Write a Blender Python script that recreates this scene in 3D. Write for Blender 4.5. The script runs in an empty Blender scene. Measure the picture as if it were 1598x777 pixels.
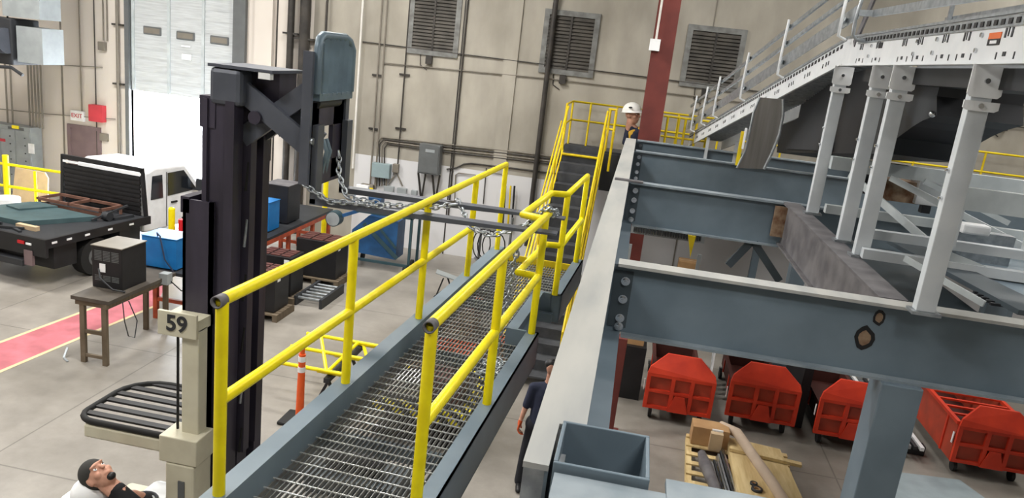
import bpy, math, random
from mathutils import Vector, Matrix
random.seed(7)
S = bpy.context.scene
COL = S.collection
PI = math.pi
# ------------------------------------------------------------------ camera
F = 1190.0; CX, CY = 799.0, 388.5; EYE = Vector((0, 0, 5.5))
nd = Vector((265.0 - CX, 5000.0 - CY, F)).normalized()            # world down in camera axes (x right, y down, z forward)
VX = 1012.0
vyy = -((265.0 - CX) * (VX - CX) + F * F) / (5000.0 - CY)
Yc = Vector((VX - CX, vyy, F)).normalized(); Zc = -nd; Xc = Yc.cross(Zc)
RM = Matrix((Xc, Yc, Zc))                                          # camera -> world
def at(px, py, **k):                                               # the point of a plane seen at a pixel
    r = RM @ Vector((px - CX, py - CY, F)); (a, v), = k.items(); i = 'xyz'.index(a)
    return EYE + r * ((v - EYE[i]) / r[i])
cam = bpy.data.objects.new('camera', bpy.data.cameras.new('camera')); COL.objects.link(cam)
cam.data.sensor_width = 36; cam.data.lens = F / 1598 * 36; cam.data.clip_end = 200; cam.data.clip_start = 0.05
cx, cy, cz = RM @ Vector((1, 0, 0)), RM @ Vector((0, -1, 0)), RM @ Vector((0, 0, -1))
M4 = Matrix((cx, cy, cz)).transposed().to_4x4(); M4.translation = EYE
cam.matrix_world = M4
S.camera = cam
S.view_settings.view_transform = 'Standard'; S.view_settings.look = 'None'
S.view_settings.gamma = 1; S.view_settings.use_curve_mapping = False
S.view_settings.exposure = 0.08
w = bpy.data.worlds.new('sky'); S.world = w; w.use_nodes = True
w.node_tree.nodes['Background'].inputs[0].default_value = (0.86, 0.93, 1, 1)
w.node_tree.nodes['Background'].inputs[1].default_value = 60.0
def area(name, loc, sx, sy, power, col=(1, .97, .92), rot=(0, 0, 0), portal=False):
    l = bpy.data.lights.new(name, 'AREA'); l.shape = 'RECTANGLE'; l.size = sx; l.size_y = sy; l.energy = power; l.color = col
    if portal: l.cycles.is_portal = True
    o = bpy.data.objects.new(name, l); COL.objects.link(o); o.location = loc; o.rotation_euler = rot
    return o
for i, (x, y, p) in enumerate([(-13, 6, 620), (-13, 13, 850), (-5.5, 2, 430), (-5.5, 9, 620), (-5.5, 15, 520), (2.5, 0, 340), (2.5, 7.5, 190), (2.5, 15, 260), (9, 4, 260), (9, 11, 260), (9, 17, 230)]):
    area('overhead_fill_light', (x, y, 9.6), 2.2, 1.2, p)  # unseen lamps added overhead, stronger at left to brighten that side
area('doorway_daylight', (-12.5, 19.95, 1.7), 3.1, 3.4, 1, rot=(-PI / 2, 0, 0), portal=True)
# ------------------------------------------------------------------ materials
def lin(c): return tuple((v / 255 / 12.92 if v / 255 <= .04045 else ((v / 255 + .055) / 1.055) ** 2.4) for v in c)
MT = {}
def mat(n, c, rough=.6, metal=0, c2=None, scale=4.0, bump=0, spec=.4, stretch=(1, 1, 1), lo=.35, hi=.65, emit=None):
    m = bpy.data.materials.new(n); m.use_nodes = True; nt = m.node_tree; b = nt.nodes['Principled BSDF']
    b.inputs['Roughness'].default_value = rough; b.inputs['Metallic'].default_value = metal
    b.inputs['Specular IOR Level'].default_value = spec
    a = lin(c); a2 = lin(c2) if c2 else tuple(v * .86 for v in a)
    g = nt.nodes.new('ShaderNodeNewGeometry'); mp = nt.nodes.new('ShaderNodeMapping'); mp.inputs['Scale'].default_value = stretch
    nz = nt.nodes.new('ShaderNodeTexNoise'); nz.inputs['Scale'].default_value = scale; nz.inputs['Detail'].default_value = 5
    cr = nt.nodes.new('ShaderNodeValToRGB'); cr.color_ramp.elements[0].position = lo; cr.color_ramp.elements[1].position = hi
    cr.color_ramp.elements[0].color = (*a2, 1); cr.color_ramp.elements[1].color = (*a, 1)
    L = nt.links.new; L(g.outputs['Position'], mp.inputs[0]); L(mp.outputs[0], nz.inputs['Vector']); L(nz.outputs[0], cr.inputs[0]); L(cr.outputs[0], b.inputs['Base Color'])
    if bump:
        bp = nt.nodes.new('ShaderNodeBump'); bp.inputs['Strength'].default_value = bump; bp.inputs['Distance'].default_value = .02
        L(nz.outputs[0], bp.inputs['Height']); L(bp.outputs[0], b.inputs['Normal'])
    if emit: b.inputs['Emission Color'].default_value = (*lin(c), 1); b.inputs['Emission Strength'].default_value = emit
    MT[n] = m; return m
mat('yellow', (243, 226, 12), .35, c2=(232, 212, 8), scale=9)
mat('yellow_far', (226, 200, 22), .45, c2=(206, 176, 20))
mat('slate', (110, 125, 136), .45, c2=(99, 114, 125), scale=2.5, stretch=(1, 1, 1))
mat('slate_light', (140, 150, 157), .5, c2=(118, 130, 138), scale=5)
mat('slate_dark', (66, 76, 83), .5)
mat('flange_pale', (170, 170, 166), .6, c2=(152, 154, 153), scale=1.2, stretch=(4, .8, 1), lo=.3, hi=.6)  # streaky pale grey, lighter than the slate of the webs
mat('mill_steel', (112, 110, 112), .55, c2=(84, 82, 86), scale=4)
mat('rust', (104, 72, 50), .8, c2=(150, 130, 108), scale=9)
mat('galv', (180, 186, 190), .35, .75, c2=(150, 156, 162), scale=14)
mat('chrome', (215, 218, 222), .18, .95)
mat('grate', (122, 124, 122), .5, .4, c2=(86, 89, 90), scale=5)
mat('rod', (205, 208, 208), .35, .4)
mat('leg_grey', (206, 211, 215), .45, c2=(196, 202, 207), scale=5)
mat('white_paint', (226, 229, 232), .4, c2=(214, 218, 222))
mat('white', (238, 240, 242), .5)
mat('frame_grey', (190, 197, 199), .5, c2=(168, 175, 178), scale=3)
mat('black', (28, 28, 31), .5, c2=(20, 20, 22))
mat('rubber', (30, 30, 30), .8)
mat('charcoal', (46, 48, 52), .55)
mat('tread', (70, 72, 76), .7, c2=(56, 58, 62), scale=6)
mat('mast', (64, 60, 74), .38, .2, c2=(50, 47, 58), scale=5, stretch=(1, 1, .2))  # lightened a little, lens flare haze put into the colour
mat('mast2', (84, 88, 98), .42, .15, c2=(74, 78, 88))
mat('backrest', (104, 122, 134), .4, .2, c2=(88, 104, 116))
mat('cream', (205, 201, 180), .5, c2=(192, 187, 166), scale=4)
mat('brick_red', (112, 52, 46), .6, c2=(96, 44, 40), scale=2)
mat('cart_red', (212, 62, 34), .5, c2=(190, 50, 28), scale=3)
mat('cart_shaded', (74, 36, 30), .7)  # darkened red, shade of the gaps between carts put into the colour
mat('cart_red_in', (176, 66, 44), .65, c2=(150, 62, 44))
mat('orange', (236, 96, 38), .5)
mat('orange_dk', (196, 88, 52), .55, c2=(150, 66, 44))
mat('blue_box', (24, 112, 178), .45, c2=(20, 100, 164))
mat('blue_cart', (38, 82, 128), .5, c2=(30, 66, 104))
mat('teal_dark', (46, 70, 78), .5)
mat('wood', (112, 100, 84), .7, c2=(92, 80, 64), scale=3, stretch=(1, 8, 1))
mat('wood_top', (82, 76, 68), .6, c2=(66, 60, 54))
mat('cell_brown', (88, 52, 48), .6)
mat('frame_brown', (120, 88, 76), .6, c2=(98, 66, 54))
mat('pine', (214, 192, 144), .7, c2=(194, 168, 118), scale=2, stretch=(8, 1, 1))
mat('cardboard', (176, 140, 98), .8, c2=(158, 122, 84))
mat('tube_tan', (196, 176, 156), .7)
mat('tan', (196, 172, 140), .7)
mat('skin', (206, 158, 136), .6, c2=(194, 142, 120), scale=20)
mat('navy', (44, 50, 72), .85)
mat('trouser', (38, 40, 48), .85)
mat('cap', (58, 58, 56), .9)
mat('shirt_black', (24, 24, 27), .85)
mat('hat_white', (240, 240, 236), .3)
mat('vest', (232, 186, 60), .7)
mat('glove', (214, 96, 52), .8)
mat('lightgrey_box', (150, 156, 158), .5)
mat('cabinet', (150, 156, 158), .5, c2=(138, 144, 146))
mat('grey_box', (96, 99, 100), .5)
mat('bluegrey_box', (140, 158, 162), .5)
mat('sign_red', (196, 60, 70), .5)
mat('door_brown', (120, 102, 104), .5)
mat('pipe_dark', (62, 58, 54), .5, c2=(44, 42, 40))
mat('pipe_mid', (124, 118, 108), .5)
mat('pipe_thin', (132, 124, 112), .6)
mat('pipe_white', (220, 218, 212), .5)
mat('louvre', (82, 78, 72), .6, c2=(60, 57, 53), scale=3)
mat('louvre_frame', (126, 128, 126), .6, c2=(100, 100, 98), scale=6)
mat('glass_dark', (30, 34, 40), .1, spec=.6)
mat('lamp_red', (200, 30, 40), .3)
mat('sheet_green', (70, 92, 96), .5, c2=(60, 80, 84))
mat('shutter', (196, 200, 202), .45, c2=(176, 180, 182), scale=6, stretch=(.3, 1, 4))
mat('stripe_red', (190, 110, 120), .6, c2=(164, 92, 100), scale=3)
mat('stripe_edge', (206, 190, 150), .6)
mat('stainless', (150, 146, 142), .3, .8, c2=(126, 122, 118), scale=2, stretch=(6, 6, .3))
mat('pale_sheet', (150, 164, 170), .5)
mat('label_orange', (224, 110, 50), .5)
mat('outdoor', (200, 200, 200), .9)
mat('ceiling', (150, 148, 142), .9)
def floor_mat():
    m = mat('concrete_floor', (158, 153, 146), .36, c2=(116, 111, 103), scale=.45, lo=.3, hi=.68, spec=.5); nt = m.node_tree; b = nt.nodes['Principled BSDF']; L = nt.links.new
    base = b.inputs['Base Color'].links[0].from_socket
    g = nt.nodes.new('ShaderNodeNewGeometry')
    n2 = nt.nodes.new('ShaderNodeTexNoise'); n2.inputs['Scale'].default_value = 2.6; n2.inputs['Detail'].default_value = 10; n2.inputs['Roughness'].default_value = .7; L(g.outputs[0], n2.inputs['Vector'])
    r2 = nt.nodes.new('ShaderNodeMapRange'); r2.inputs[1].default_value = .3; r2.inputs[2].default_value = .72; r2.inputs[3].default_value = .78; r2.inputs[4].default_value = 1.08; L(n2.outputs[0], r2.inputs[0])
    mx = nt.nodes.new('ShaderNodeVectorMath'); mx.operation = 'SCALE'; L(base, mx.inputs[0]); L(r2.outputs[0], mx.inputs[3])
    br = nt.nodes.new('ShaderNodeTexBrick'); br.offset = 0; br.inputs['Scale'].default_value = 1; br.inputs['Brick Width'].default_value = 3.6; br.inputs['Row Height'].default_value = 3.6; br.inputs['Mortar Size'].default_value = .012
    for i, v in ((0, 1), (1, 1), (2, .6)): br.inputs[i + 1].default_value = (v, v, v, 1)
    L(g.outputs[0], br.inputs['Vector'])
    m2 = nt.nodes.new('ShaderNodeVectorMath'); m2.operation = 'MULTIPLY'; L(mx.outputs[0], m2.inputs[0]); L(br.outputs[0], m2.inputs[1]); L(m2.outputs[0], b.inputs['Base Color'])
    rr = nt.nodes.new('ShaderNodeMapRange'); rr.inputs[3].default_value = .3; rr.inputs[4].default_value = .52; L(n2.outputs[0], rr.inputs[0]); L(rr.outputs[0], b.inputs['Roughness'])
floor_mat()
def wall_mat():
    m = mat('concrete_wall', (172, 167, 156), .8, c2=(148, 143, 132), scale=.9, stretch=(1, 1, .7), bump=.15, lo=.3, hi=.7); nt = m.node_tree; b = nt.nodes['Principled BSDF']; L = nt.links.new
    base = b.inputs['Base Color'].links[0].from_socket
    g = nt.nodes.new('ShaderNodeNewGeometry'); s = nt.nodes.new('ShaderNodeSeparateXYZ'); L(g.outputs[0], s.inputs[0])
    mp = nt.nodes.new('ShaderNodeMapping'); mp.inputs['Scale'].default_value = (1.3, 1, .45); L(g.outputs[0], mp.inputs[0])
    n2 = nt.nodes.new('ShaderNodeTexNoise'); n2.inputs['Scale'].default_value = 1.5; n2.inputs['Detail'].default_value = 8; L(mp.outputs[0], n2.inputs['Vector'])
    r2 = nt.nodes.new('ShaderNodeMapRange'); r2.inputs[1].default_value = .3; r2.inputs[2].default_value = .7; r2.inputs[3].default_value = .82; r2.inputs[4].default_value = 1.06; L(n2.outputs[0], r2.inputs[0])
    mx = nt.nodes.new('ShaderNodeVectorMath'); mx.operation = 'SCALE'; L(base, mx.inputs[0]); L(r2.outputs[0], mx.inputs[3])
    # white painted lower band between x=-9 and x=1.., left of x=-9 the colour is lifted to stand for glare
    lt = nt.nodes.new('ShaderNodeMath'); lt.operation = 'LESS_THAN'; lt.inputs[1].default_value = 2.4; L(s.outputs[2], lt.inputs[0])
    gx = nt.nodes.new('ShaderNodeMath'); gx.operation = 'GREATER_THAN'; gx.inputs[1].default_value = -7.4; L(s.outputs[0], gx.inputs[0])
    am = nt.nodes.new('ShaderNodeMath'); am.operation = 'MULTIPLY'; L(lt.outputs[0], am.inputs[0]); L(gx.outputs[0], am.inputs[1])
    m1 = nt.nodes.new('ShaderNodeMix'); m1.data_type = 'RGBA'; L(am.outputs[0], m1.inputs[0]); L(mx.outputs[0], m1.inputs[6]); m1.inputs[7].default_value = (*lin((206, 206, 208)), 1)
    lx = nt.nodes.new('ShaderNodeMath'); lx.operation = 'LESS_THAN'; lx.inputs[1].default_value = -8.75; L(s.outputs[0], lx.inputs[0])
    hf = nt.nodes.new('ShaderNodeMath'); hf.operation = 'MULTIPLY'; hf.inputs[1].default_value = .75; L(lx.outputs[0], hf.inputs[0])
    m2 = nt.nodes.new('ShaderNodeMix'); m2.data_type = 'RGBA'; L(hf.outputs[0], m2.inputs[0]); L(m1.outputs[2], m2.inputs[6]); m2.inputs[7].default_value = (*lin((222, 214, 206)), 1)
    L(m2.outputs[2], b.inputs['Base Color'])
wall_mat()
def hazard_mat():
    m = mat('hazard', (230, 214, 30), .5); nt = m.node_tree; b = nt.nodes['Principled BSDF']; L = nt.links.new
    g = nt.nodes.new('ShaderNodeNewGeometry'); wv = nt.nodes.new('ShaderNodeTexWave'); wv.bands_direction = 'DIAGONAL'; wv.inputs['Scale'].default_value = 2.4; L(g.outputs[0], wv.inputs['Vector'])
    cr = nt.nodes.new('ShaderNodeValToRGB'); cr.color_ramp.interpolation = 'CONSTANT'; cr.color_ramp.elements[1].position = .5
    cr.color_ramp.elements[0].color = (.01, .01, .01, 1); cr.color_ramp.elements[1].color = (*lin((228, 214, 30)), 1); L(wv.outputs[0], cr.inputs[0]); L(cr.outputs[0], b.inputs['Base Color'])
hazard_mat()
# ------------------------------------------------------------------ mesh helpers
class MB:
    def __init__(s): s.v = []; s.f = []; s.sm = []; s.M = None
    def add(s, vs, fs, sm=False):
        n = len(s.v)
        vs = [Vector(p) for p in vs]
        if s.M is not None: vs = [s.M @ p for p in vs]
        s.v += vs; s.f += [tuple(i + n for i in f) for f in fs]; s.sm += [sm] * len(fs); return s
    def box(s, x0, x1, y0, y1, z0, z1):
        return s.add([(x0, y0, z0), (x1, y0, z0), (x1, y1, z0), (x0, y1, z0), (x0, y0, z1), (x1, y0, z1), (x1, y1, z1), (x0, y1, z1)],
                     [(0, 3, 2, 1), (4, 5, 6, 7), (0, 1, 5, 4), (1, 2, 6, 5), (2, 3, 7, 6), (3, 0, 4, 7)])
    def bar(s, a, b, w, h, up=(0, 0, 1)):                       # box beam between two points
        a, b = Vector(a), Vector(b); d = (b - a).normalized(); u = Vector(up); u = (u - d * u.dot(d))
        if u.length < 1e-4: u = Vector((1, 0, 0)) - d * d.x
        u.normalize(); r = d.cross(u)
        c = [r * x * w / 2 + u * y * h / 2 for x, y in ((-1, -1), (1, -1), (1, 1), (-1, 1))]
        return s.add([a + q for q in c] + [b + q for q in c], [(0, 1, 2, 3), (7, 6, 5, 4), (0, 4, 5, 1), (1, 5, 6, 2), (2, 6, 7, 3), (3, 7, 4, 0)])
    def tube(s, pts, r, n=12, close=True, closed=False):
        pts = [Vector(p) for p in pts]; k = len(pts); rs = r if isinstance(r, (list, tuple)) else [r] * k
        vs = []; ref = None
        for i, p in enumerate(pts):
            if closed: d = pts[(i + 1) % k] - pts[i - 1]
            else: d = (pts[min(i + 1, k - 1)] - pts[max(i - 1, 0)])
            d.normalize()
            if ref is None: ref = Vector((0, 0, 1)) if abs(d.z) < .9 else Vector((1, 0, 0))
            u = (ref - d * ref.dot(d)); 
            if u.length < 1e-3: u = d.orthogonal()
            u.normalize(); ref = u; q = d.cross(u); m = 1.0
            if 0 < i < k - 1 and not closed:
                c = (pts[i] - pts[i - 1]).normalized().dot((pts[i + 1] - pts[i]).normalized()); m = 1 / max(.5, math.sqrt(max(.05, (1 + c) / 2)))
            vs += [p + (u * math.cos(2 * PI * j / n) + q * math.sin(2 * PI * j / n)) * rs[i] for j in range(n)]
        fs = []
        for i in range(k if closed else k - 1):
            a = i * n; b = ((i + 1) % k) * n
            fs += [(a + j, a + (j + 1) % n, b + (j + 1) % n, b + j) for j in range(n)]
        s.add(vs, fs, True)
        if close and not closed: s.add(vs[:n], [tuple(reversed(range(n)))]); s.add(vs[-n:], [tuple(range(n))])
        return s
    def cyl(s, a, b, r, n=16, r2=None): return s.tube([a, b], [r, r if r2 is None else r2], n)
    def ring(s, a, b, r, ri, n=20):                              # hollow pipe
        a, b = Vector(a), Vector(b); d = (b - a).normalized(); u = d.orthogonal().normalized(); q = d.cross(u)
        vs = [p + (u * math.cos(2 * PI * j / n) + q * math.sin(2 * PI * j / n)) * rr for p in (a, b) for rr in (r, ri) for j in range(n)]
        fs = []
        for j in range(n):
            k = (j + 1) % n
            fs += [(j, 2 * n + j, 2 * n + k, k), (n + j, n + k, 3 * n + k, 3 * n + j), (j, k, n + k, n + j), (2 * n + j, 3 * n + j, 3 * n + k, 2 * n + k)]
        return s.add(vs, fs, True)
    def prism(s, poly, d):                                       # polygon (3-D points) extruded by vector d
        n = len(poly); d = Vector(d); p = [Vector(q) for q in poly]
        return s.add(p + [q + d for q in p], [tuple(range(n)), tuple(reversed(range(n, 2 * n)))] + [(i, i + n, (i + 1) % n + n, (i + 1) % n) for i in range(n)])
    def ell(s, c, r, n=20, m=12, R=None):
        vs = []; c = Vector(c)
        for i in range(m + 1):
            t = PI * i / m
            for j in range(n):
                a = 2 * PI * j / n; p = Vector((math.sin(t) * math.cos(a) * r[0], math.sin(t) * math.sin(a) * r[1], math.cos(t) * r[2]))
                if R: p = R @ p
                vs.append(c + p)
        return s.add(vs, [(i * n + j, (i + 1) * n + j, (i + 1) * n + (j + 1) % n, i * n + (j + 1) % n) for i in range(m) for j in range(n)], True)
    def cap(s, a, b, ra, rb, n=14):                              # tapered capsule
        a, b = Vector(a), Vector(b); d = (b - a).normalized(); P = []; R_ = []
        for t in (-80, -55, -30, 0): P.append(a + d * ra * math.sin(math.radians(t))); R_.append(ra * math.cos(math.radians(t)))
        for t in (0, 30, 55, 80): P.append(b + d * rb * math.sin(math.radians(t))); R_.append(rb * math.cos(math.radians(t)))
        return s.tube(P, R_, n)
    def build(s, name, m, parent=None, bev=0, fix=True):
        me = bpy.data.meshes.new(name); me.from_pydata([tuple(p) for p in s.v], [], s.f); me.update()
        import bmesh
        bm = bmesh.new(); bm.from_mesh(me); bmesh.ops.recalc_face_normals(bm, faces=bm.faces[:]); bm.to_mesh(me); bm.free()
        for p, sm in zip(me.polygons, s.sm): p.use_smooth = sm
        me.materials.append(MT[m]); o = bpy.data.objects.new(name, me); COL.objects.link(o)
        if parent: o.parent = parent; 
        if bev:
            b = o.modifiers.new('bevel', 'BEVEL'); b.width = bev; b.segments = 2; b.limit_method = 'ANGLE'
        return o
def thing(name, loc, label, cat, group=None, rz=0):
    o = bpy.data.objects.new(name, None); COL.objects.link(o); o.location = loc; o.rotation_euler = (0, 0, rz); o.empty_display_size = .1
    return tag(o, label, cat, group)
def tag(o, label, cat, group=None, kind=None):
    o['label'] = label; o['category'] = cat
    if group: o['group'] = group
    if kind: o['kind'] = kind
    return o
def struct(o): o['kind'] = 'structure'; return o
def P(o, root):                                                  # adopt a world-space mesh as a part of root
    o.parent = root; o.matrix_parent_inverse = (Matrix.Translation(root.location) @ Matrix.Rotation(root.rotation_euler[2], 4, 'Z')).inverted(); return o
def text(name, s, loc, size, m, parent, rot=(PI / 2, 0, 0), ext=.003, bold=0):
    c = bpy.data.curves.new(name, 'FONT'); c.body = s; c.size = size; c.extrude = ext; c.offset = bold; c.align_x = 'CENTER'; c.align_y = 'CENTER'
    o = bpy.data.objects.new(name, c); COL.objects.link(o); o.location = loc; o.rotation_euler = rot; c.materials.append(MT[m])
    bpy.context.view_layer.update(); me = bpy.data.meshes.new_from_object(o.evaluated_get(bpy.context.evaluated_depsgraph_get())); bpy.data.objects.remove(o)
    o = bpy.data.objects.new(name, me); COL.objects.link(o); o.location = loc; o.rotation_euler = rot
    if not me.materials: me.materials.append(MT[m])
    o.parent = parent; o.matrix_parent_inverse = Matrix.Translation(parent.location).inverted(); return o
def copy_tree(o, parent=None):
    c = o.copy(); COL.objects.link(c)
    if parent: c.parent = parent; c.matrix_parent_inverse = o.matrix_parent_inverse.copy()
    for ch in list(o.children): copy_tree(ch, c)
    return c
# ------------------------------------------------------------------ the hall
WY = 19.6; DX0, DX1, DZ = -14.05, -10.97, 3.5
struct(MB().box(-20, 14, -6, WY + .4, -.3, 0).build('floor', 'concrete_floor'))
struct(MB().box(-20, 14, -6, WY + .4, 10, 10.2).build('ceiling', 'ceiling'))
b = MB(); b.box(-20, DX0, WY, WY + .4, 0, 10); b.box(DX1, 14, WY, WY + .4, 0, 10); b.box(DX0, DX1, WY, WY + .4, 7.2, 10)
struct(b.build('wall_back', 'concrete_wall'))
struct(MB().box(-20.4, -20, -6, WY + .4, 0, 10).build('wall_left', 'concrete_wall'))
struct(MB().box(14, 14.4, -6, WY + .4, 0, 10).build('wall_right', 'concrete_wall'))
struct(MB().box(-20, 14, -6.4, -6, 0, 10).build('wall_front', 'concrete_wall'))
struct(MB().box(-40, 14, WY + .4, 60, -.35, -.02).build('ground_outside', 'outdoor'))
# precast panel joints and ribs in the back wall
for i, (px, wd, m) in enumerate([(95, .05, 'pipe_mid'), (563, .0, ''), (432, .04, 'pipe_dark'), (722, .035, 'pipe_dark'), (1110, .03, 'pipe_mid')]):
    if not wd: continue
    x = at(px, 60, y=WY).x; struct(MB().box(x - wd / 2, x + wd / 2, WY - .012, WY + .001, 0, 10).build('trim_%d' % (i + 1), m))
x = at(786, 100, y=WY).x
struct(MB().box(x, x + .35, WY - .05, WY + .001, 2.4, 10).build('trim_6', 'concrete_wall'))
x = at(400, 60, y=WY).x
struct(MB().box(x, x + .5, WY - .12, WY + .001, 0, 10).build('trim_7', 'concrete_wall'))
# floor marking
c0, c1 = Vector((-9.72, 8.0)), Vector((-9.5, 19.3))
def strip(name, pts, z, m): return MB().prism([(p[0], p[1], z) for p in pts], (0, 0, .003)).build(name, m)
a = at(0, 536, z=0); b_ = at(140, 484, z=0); c = at(140, 519, z=0); d = at(0, 578, z=0)
u = (b_ - a).normalized(); v = (c - d).normalized()
struct(strip('trim_8', [a - u * 5, a + u * 4.0, d + v * 3.5, d - v * 5], .001, 'stripe_red'))
nrm = Vector((-u.y, u.x, 0)) * .07
struct(strip('trim_9', [a - u * 5, a + u * 4.0, a + u * 4.0 + nrm, a - u * 5 + nrm], .001, 'stripe_edge'))
struct(strip('trim_10', [d - v * 5, d + v * 3.5, d + v * 3.5 - nrm, d - v * 5 - nrm], .001, 'stripe_edge'))
# roll-up door
dr = struct(thing('door_1', (-12.5, WY, 3.45), 'x', 'x')); del dr['label']; del dr['category']
b = MB(); nsl = 0
z = 3.3
while z < 7.2:
    b.box(DX0, DX1, WY + .06, WY + .10, z, z + .27); b.box(DX0, DX1, WY + .05, WY + .10, z + .27, z + .30); z += .30
P(b.build('shutter_panels', 'shutter'), dr)
for px in (262, 316, 206, 366):
    x = at(px, 40, y=WY).x; P(MB().box(x - .04, x + .04, WY + .02, WY + .06, 3.3, 7.2).build('stile', 'frame_grey'), dr)
for px, py in ((236, 48), (288, 56), (341, 63)):
    p = at(px, py, y=WY)
    wn = P(MB().box(p.x - .27, p.x + .27, WY + .03, WY + .07, p.z - .11, p.z + .11).build('window_frame', 'grey_box', bev=.03), dr)
    P(MB().box(p.x - .23, p.x + .23, WY + .022, WY + .04, p.z - .07, p.z + .07).build('pane', 'pipe_mid'), dr)
p = at(290, 89, y=WY); P(MB().box(p.x - .14, p.x + .14, WY + .03, WY + .055, p.z - .08, p.z + .08).build('notice', 'white'), dr)
P(MB().box(p.x - .16, p.x + .12, WY + .03, WY + .055, p.z + .26, p.z + .3).build('notice', 'white'), dr)
P(MB().box(DX0 - .12, DX0, WY - .1, WY + .1, 0, 7.3).box(DX1, DX1 + .35, WY - .12, WY + .1, 0, 8.5).build('track', 'grey_box'), dr)
# personnel door
md = struct(thing('door_2', (-15.5, WY, 0), 'x', 'x')); del md['label']; del md['category']
P(MB().box(-16.05, -15.95, WY - .06, WY, 0, 2.12).box(-15.1, -15.0, WY - .06, WY, 0, 2.12).box(-15.95, -15.1, WY - .06, WY, 2.02, 2.12).build('door_frame', 'door_brown'), md)
P(MB().box(-15.95, -15.1, WY - .03, WY, 0, 2.02).build('door_leaf', 'door_brown'), md)
P(MB().cyl((-15.88, WY - .09, 1.0), (-15.74, WY - .09, 1.0), .03).build('handle', 'chrome'), md)
# louvred vents
def vent(i, x0, z0, x1, z1):
    r = struct(thing('window_%d' % i, ((x0 + x1) / 2, WY, z0), 'x', 'x')); del r['label']; del r['category']
    f = MB()
    for q in ((x0 - .13, x0, z0 - .13, z1 + .13), (x1, x1 + .13, z0 - .13, z1 + .13), (x0, x1, z1, z1 + .13), (x0, x1, z0 - .13, z0)): f.box(q[0], q[1], WY - .05, WY, q[2], q[3])
    P(f.build('window_frame', 'louvre_frame'), r)
    l = MB(); l.box(x0, x1, WY - .008, WY, z0, z1); z = z0
    while z < z1 - .03: l.add([(x0, WY - .06, z), (x1, WY - .06, z), (x1, WY - .01, z + .085), (x0, WY - .01, z + .085)], [(0, 1, 2, 3)]); z += .085
    P(l.build('louvre_blades', 'louvre'), r)
    P(MB().box((x0 + x1) / 2 - .025, (x0 + x1) / 2 + .025, WY - .07, WY - .005, z0, z1).build('mullion', 'pipe_dark'), r)
    m = (x0 + x1) / 2
    P(MB().box(m - .13, m + .03, WY - .12, WY, z0 - .35, z0 - .14).tube([(m - .3, WY - .03, z0 - .14), (m - .28, WY - .03, z0 - .4), (m - .1, WY - .03, z0 - .5)], .012, 6).build('actuator', 'pipe_dark'), r)
for i, (q, r_) in enumerate([((643, 75), (715, -8)), ((849, 105), (929, 30)), ((1069, 126), (1157, 55)), ((1528, 175), (1640, 108))]):
    a = at(*q, y=WY); c = at(*r_, y=WY); vent(i + 1, a.x, a.z, c.x, c.z)
# ------------------------------------------------------------------ pipes, conduits and boxes on the back wall
def pipe(px, r, m, zb, label, zt=9.9, off=.08, py=40, cat='pipe', name='wall_pipe', clamps=(), g=None):
    x = at(px, py, y=WY - off).x; root = thing(name, (x, WY - off, zb), label, cat, g)
    P(MB().cyl((x, WY - off, zb), (x, WY - off, zt), r, 12).build('pipe', m), root)
    for z in clamps: P(MB().box(x - r - .12, x + r + .12, WY - off - r * .5, WY, z, z + .05).build('clamp', 'pipe_dark'), root)
pipe(183, .045, 'pipe_mid', .1, 'thick grey downpipe just left of the roll-up door', clamps=(3.4, 5.0))
pipe(124, .02, 'pipe_thin', 2.5, 'thin conduit running down to the exit sign', off=.03)
pipe(147, .015, 'pipe_dark', .2, 'thin dark conduit passing behind the red wall box', off=.03)
pipe(161, .02, 'pipe_mid', 4.55, 'left one of two conduits dropping into small junction box', off=.04)
pipe(167, .02, 'pipe_mid', 4.55, 'right one of two conduits dropping into small junction box', off=.04)
pipe(405, .02, 'pipe_mid', 1.2, 'thin conduit right of the roll-up door near the corner rib', off=.03)
pipe(454, .09, 'pipe_dark', 0, 'narrower of two thick dark pipes right of the roll-up door', off=.15, clamps=(5.3, 2.6))
pipe(476, .14, 'pipe_dark', 0, 'widest dark pipe on the back wall behind the lift mast', off=.2, clamps=(5.2, 2.4))
pipe(509, .03, 'pipe_dark', 5.3, 'short dark hanging pipe beside the widest dark pipe', off=.1)
pipe(564, .03, 'pipe_white', 2.0, 'white vertical pipe just right of the fork load backrest', off=.08)
pipe(594, .022, 'pipe_mid', 1.6, 'left one of two close conduits left of first louvred vent', off=.04, clamps=(4.5, 3.1))
pipe(602, .022, 'pipe_mid', 1.6, 'right one of two close conduits left of first louvred vent', off=.04)
pipe(637, .02, 'pipe_dark', 2.1, 'thin dark conduit along the left frame of the first louvred vent', off=.04, clamps=(4.6, 3.2))
pipe(727, .022, 'pipe_dark', 1.0, 'thin dark conduit along the right side of the first louvred vent', off=.04)
pipe(868, .065, 'pipe_dark', .6, 'thick black vertical pipe between the two left louvred vents', off=.12, py=-2)
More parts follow.
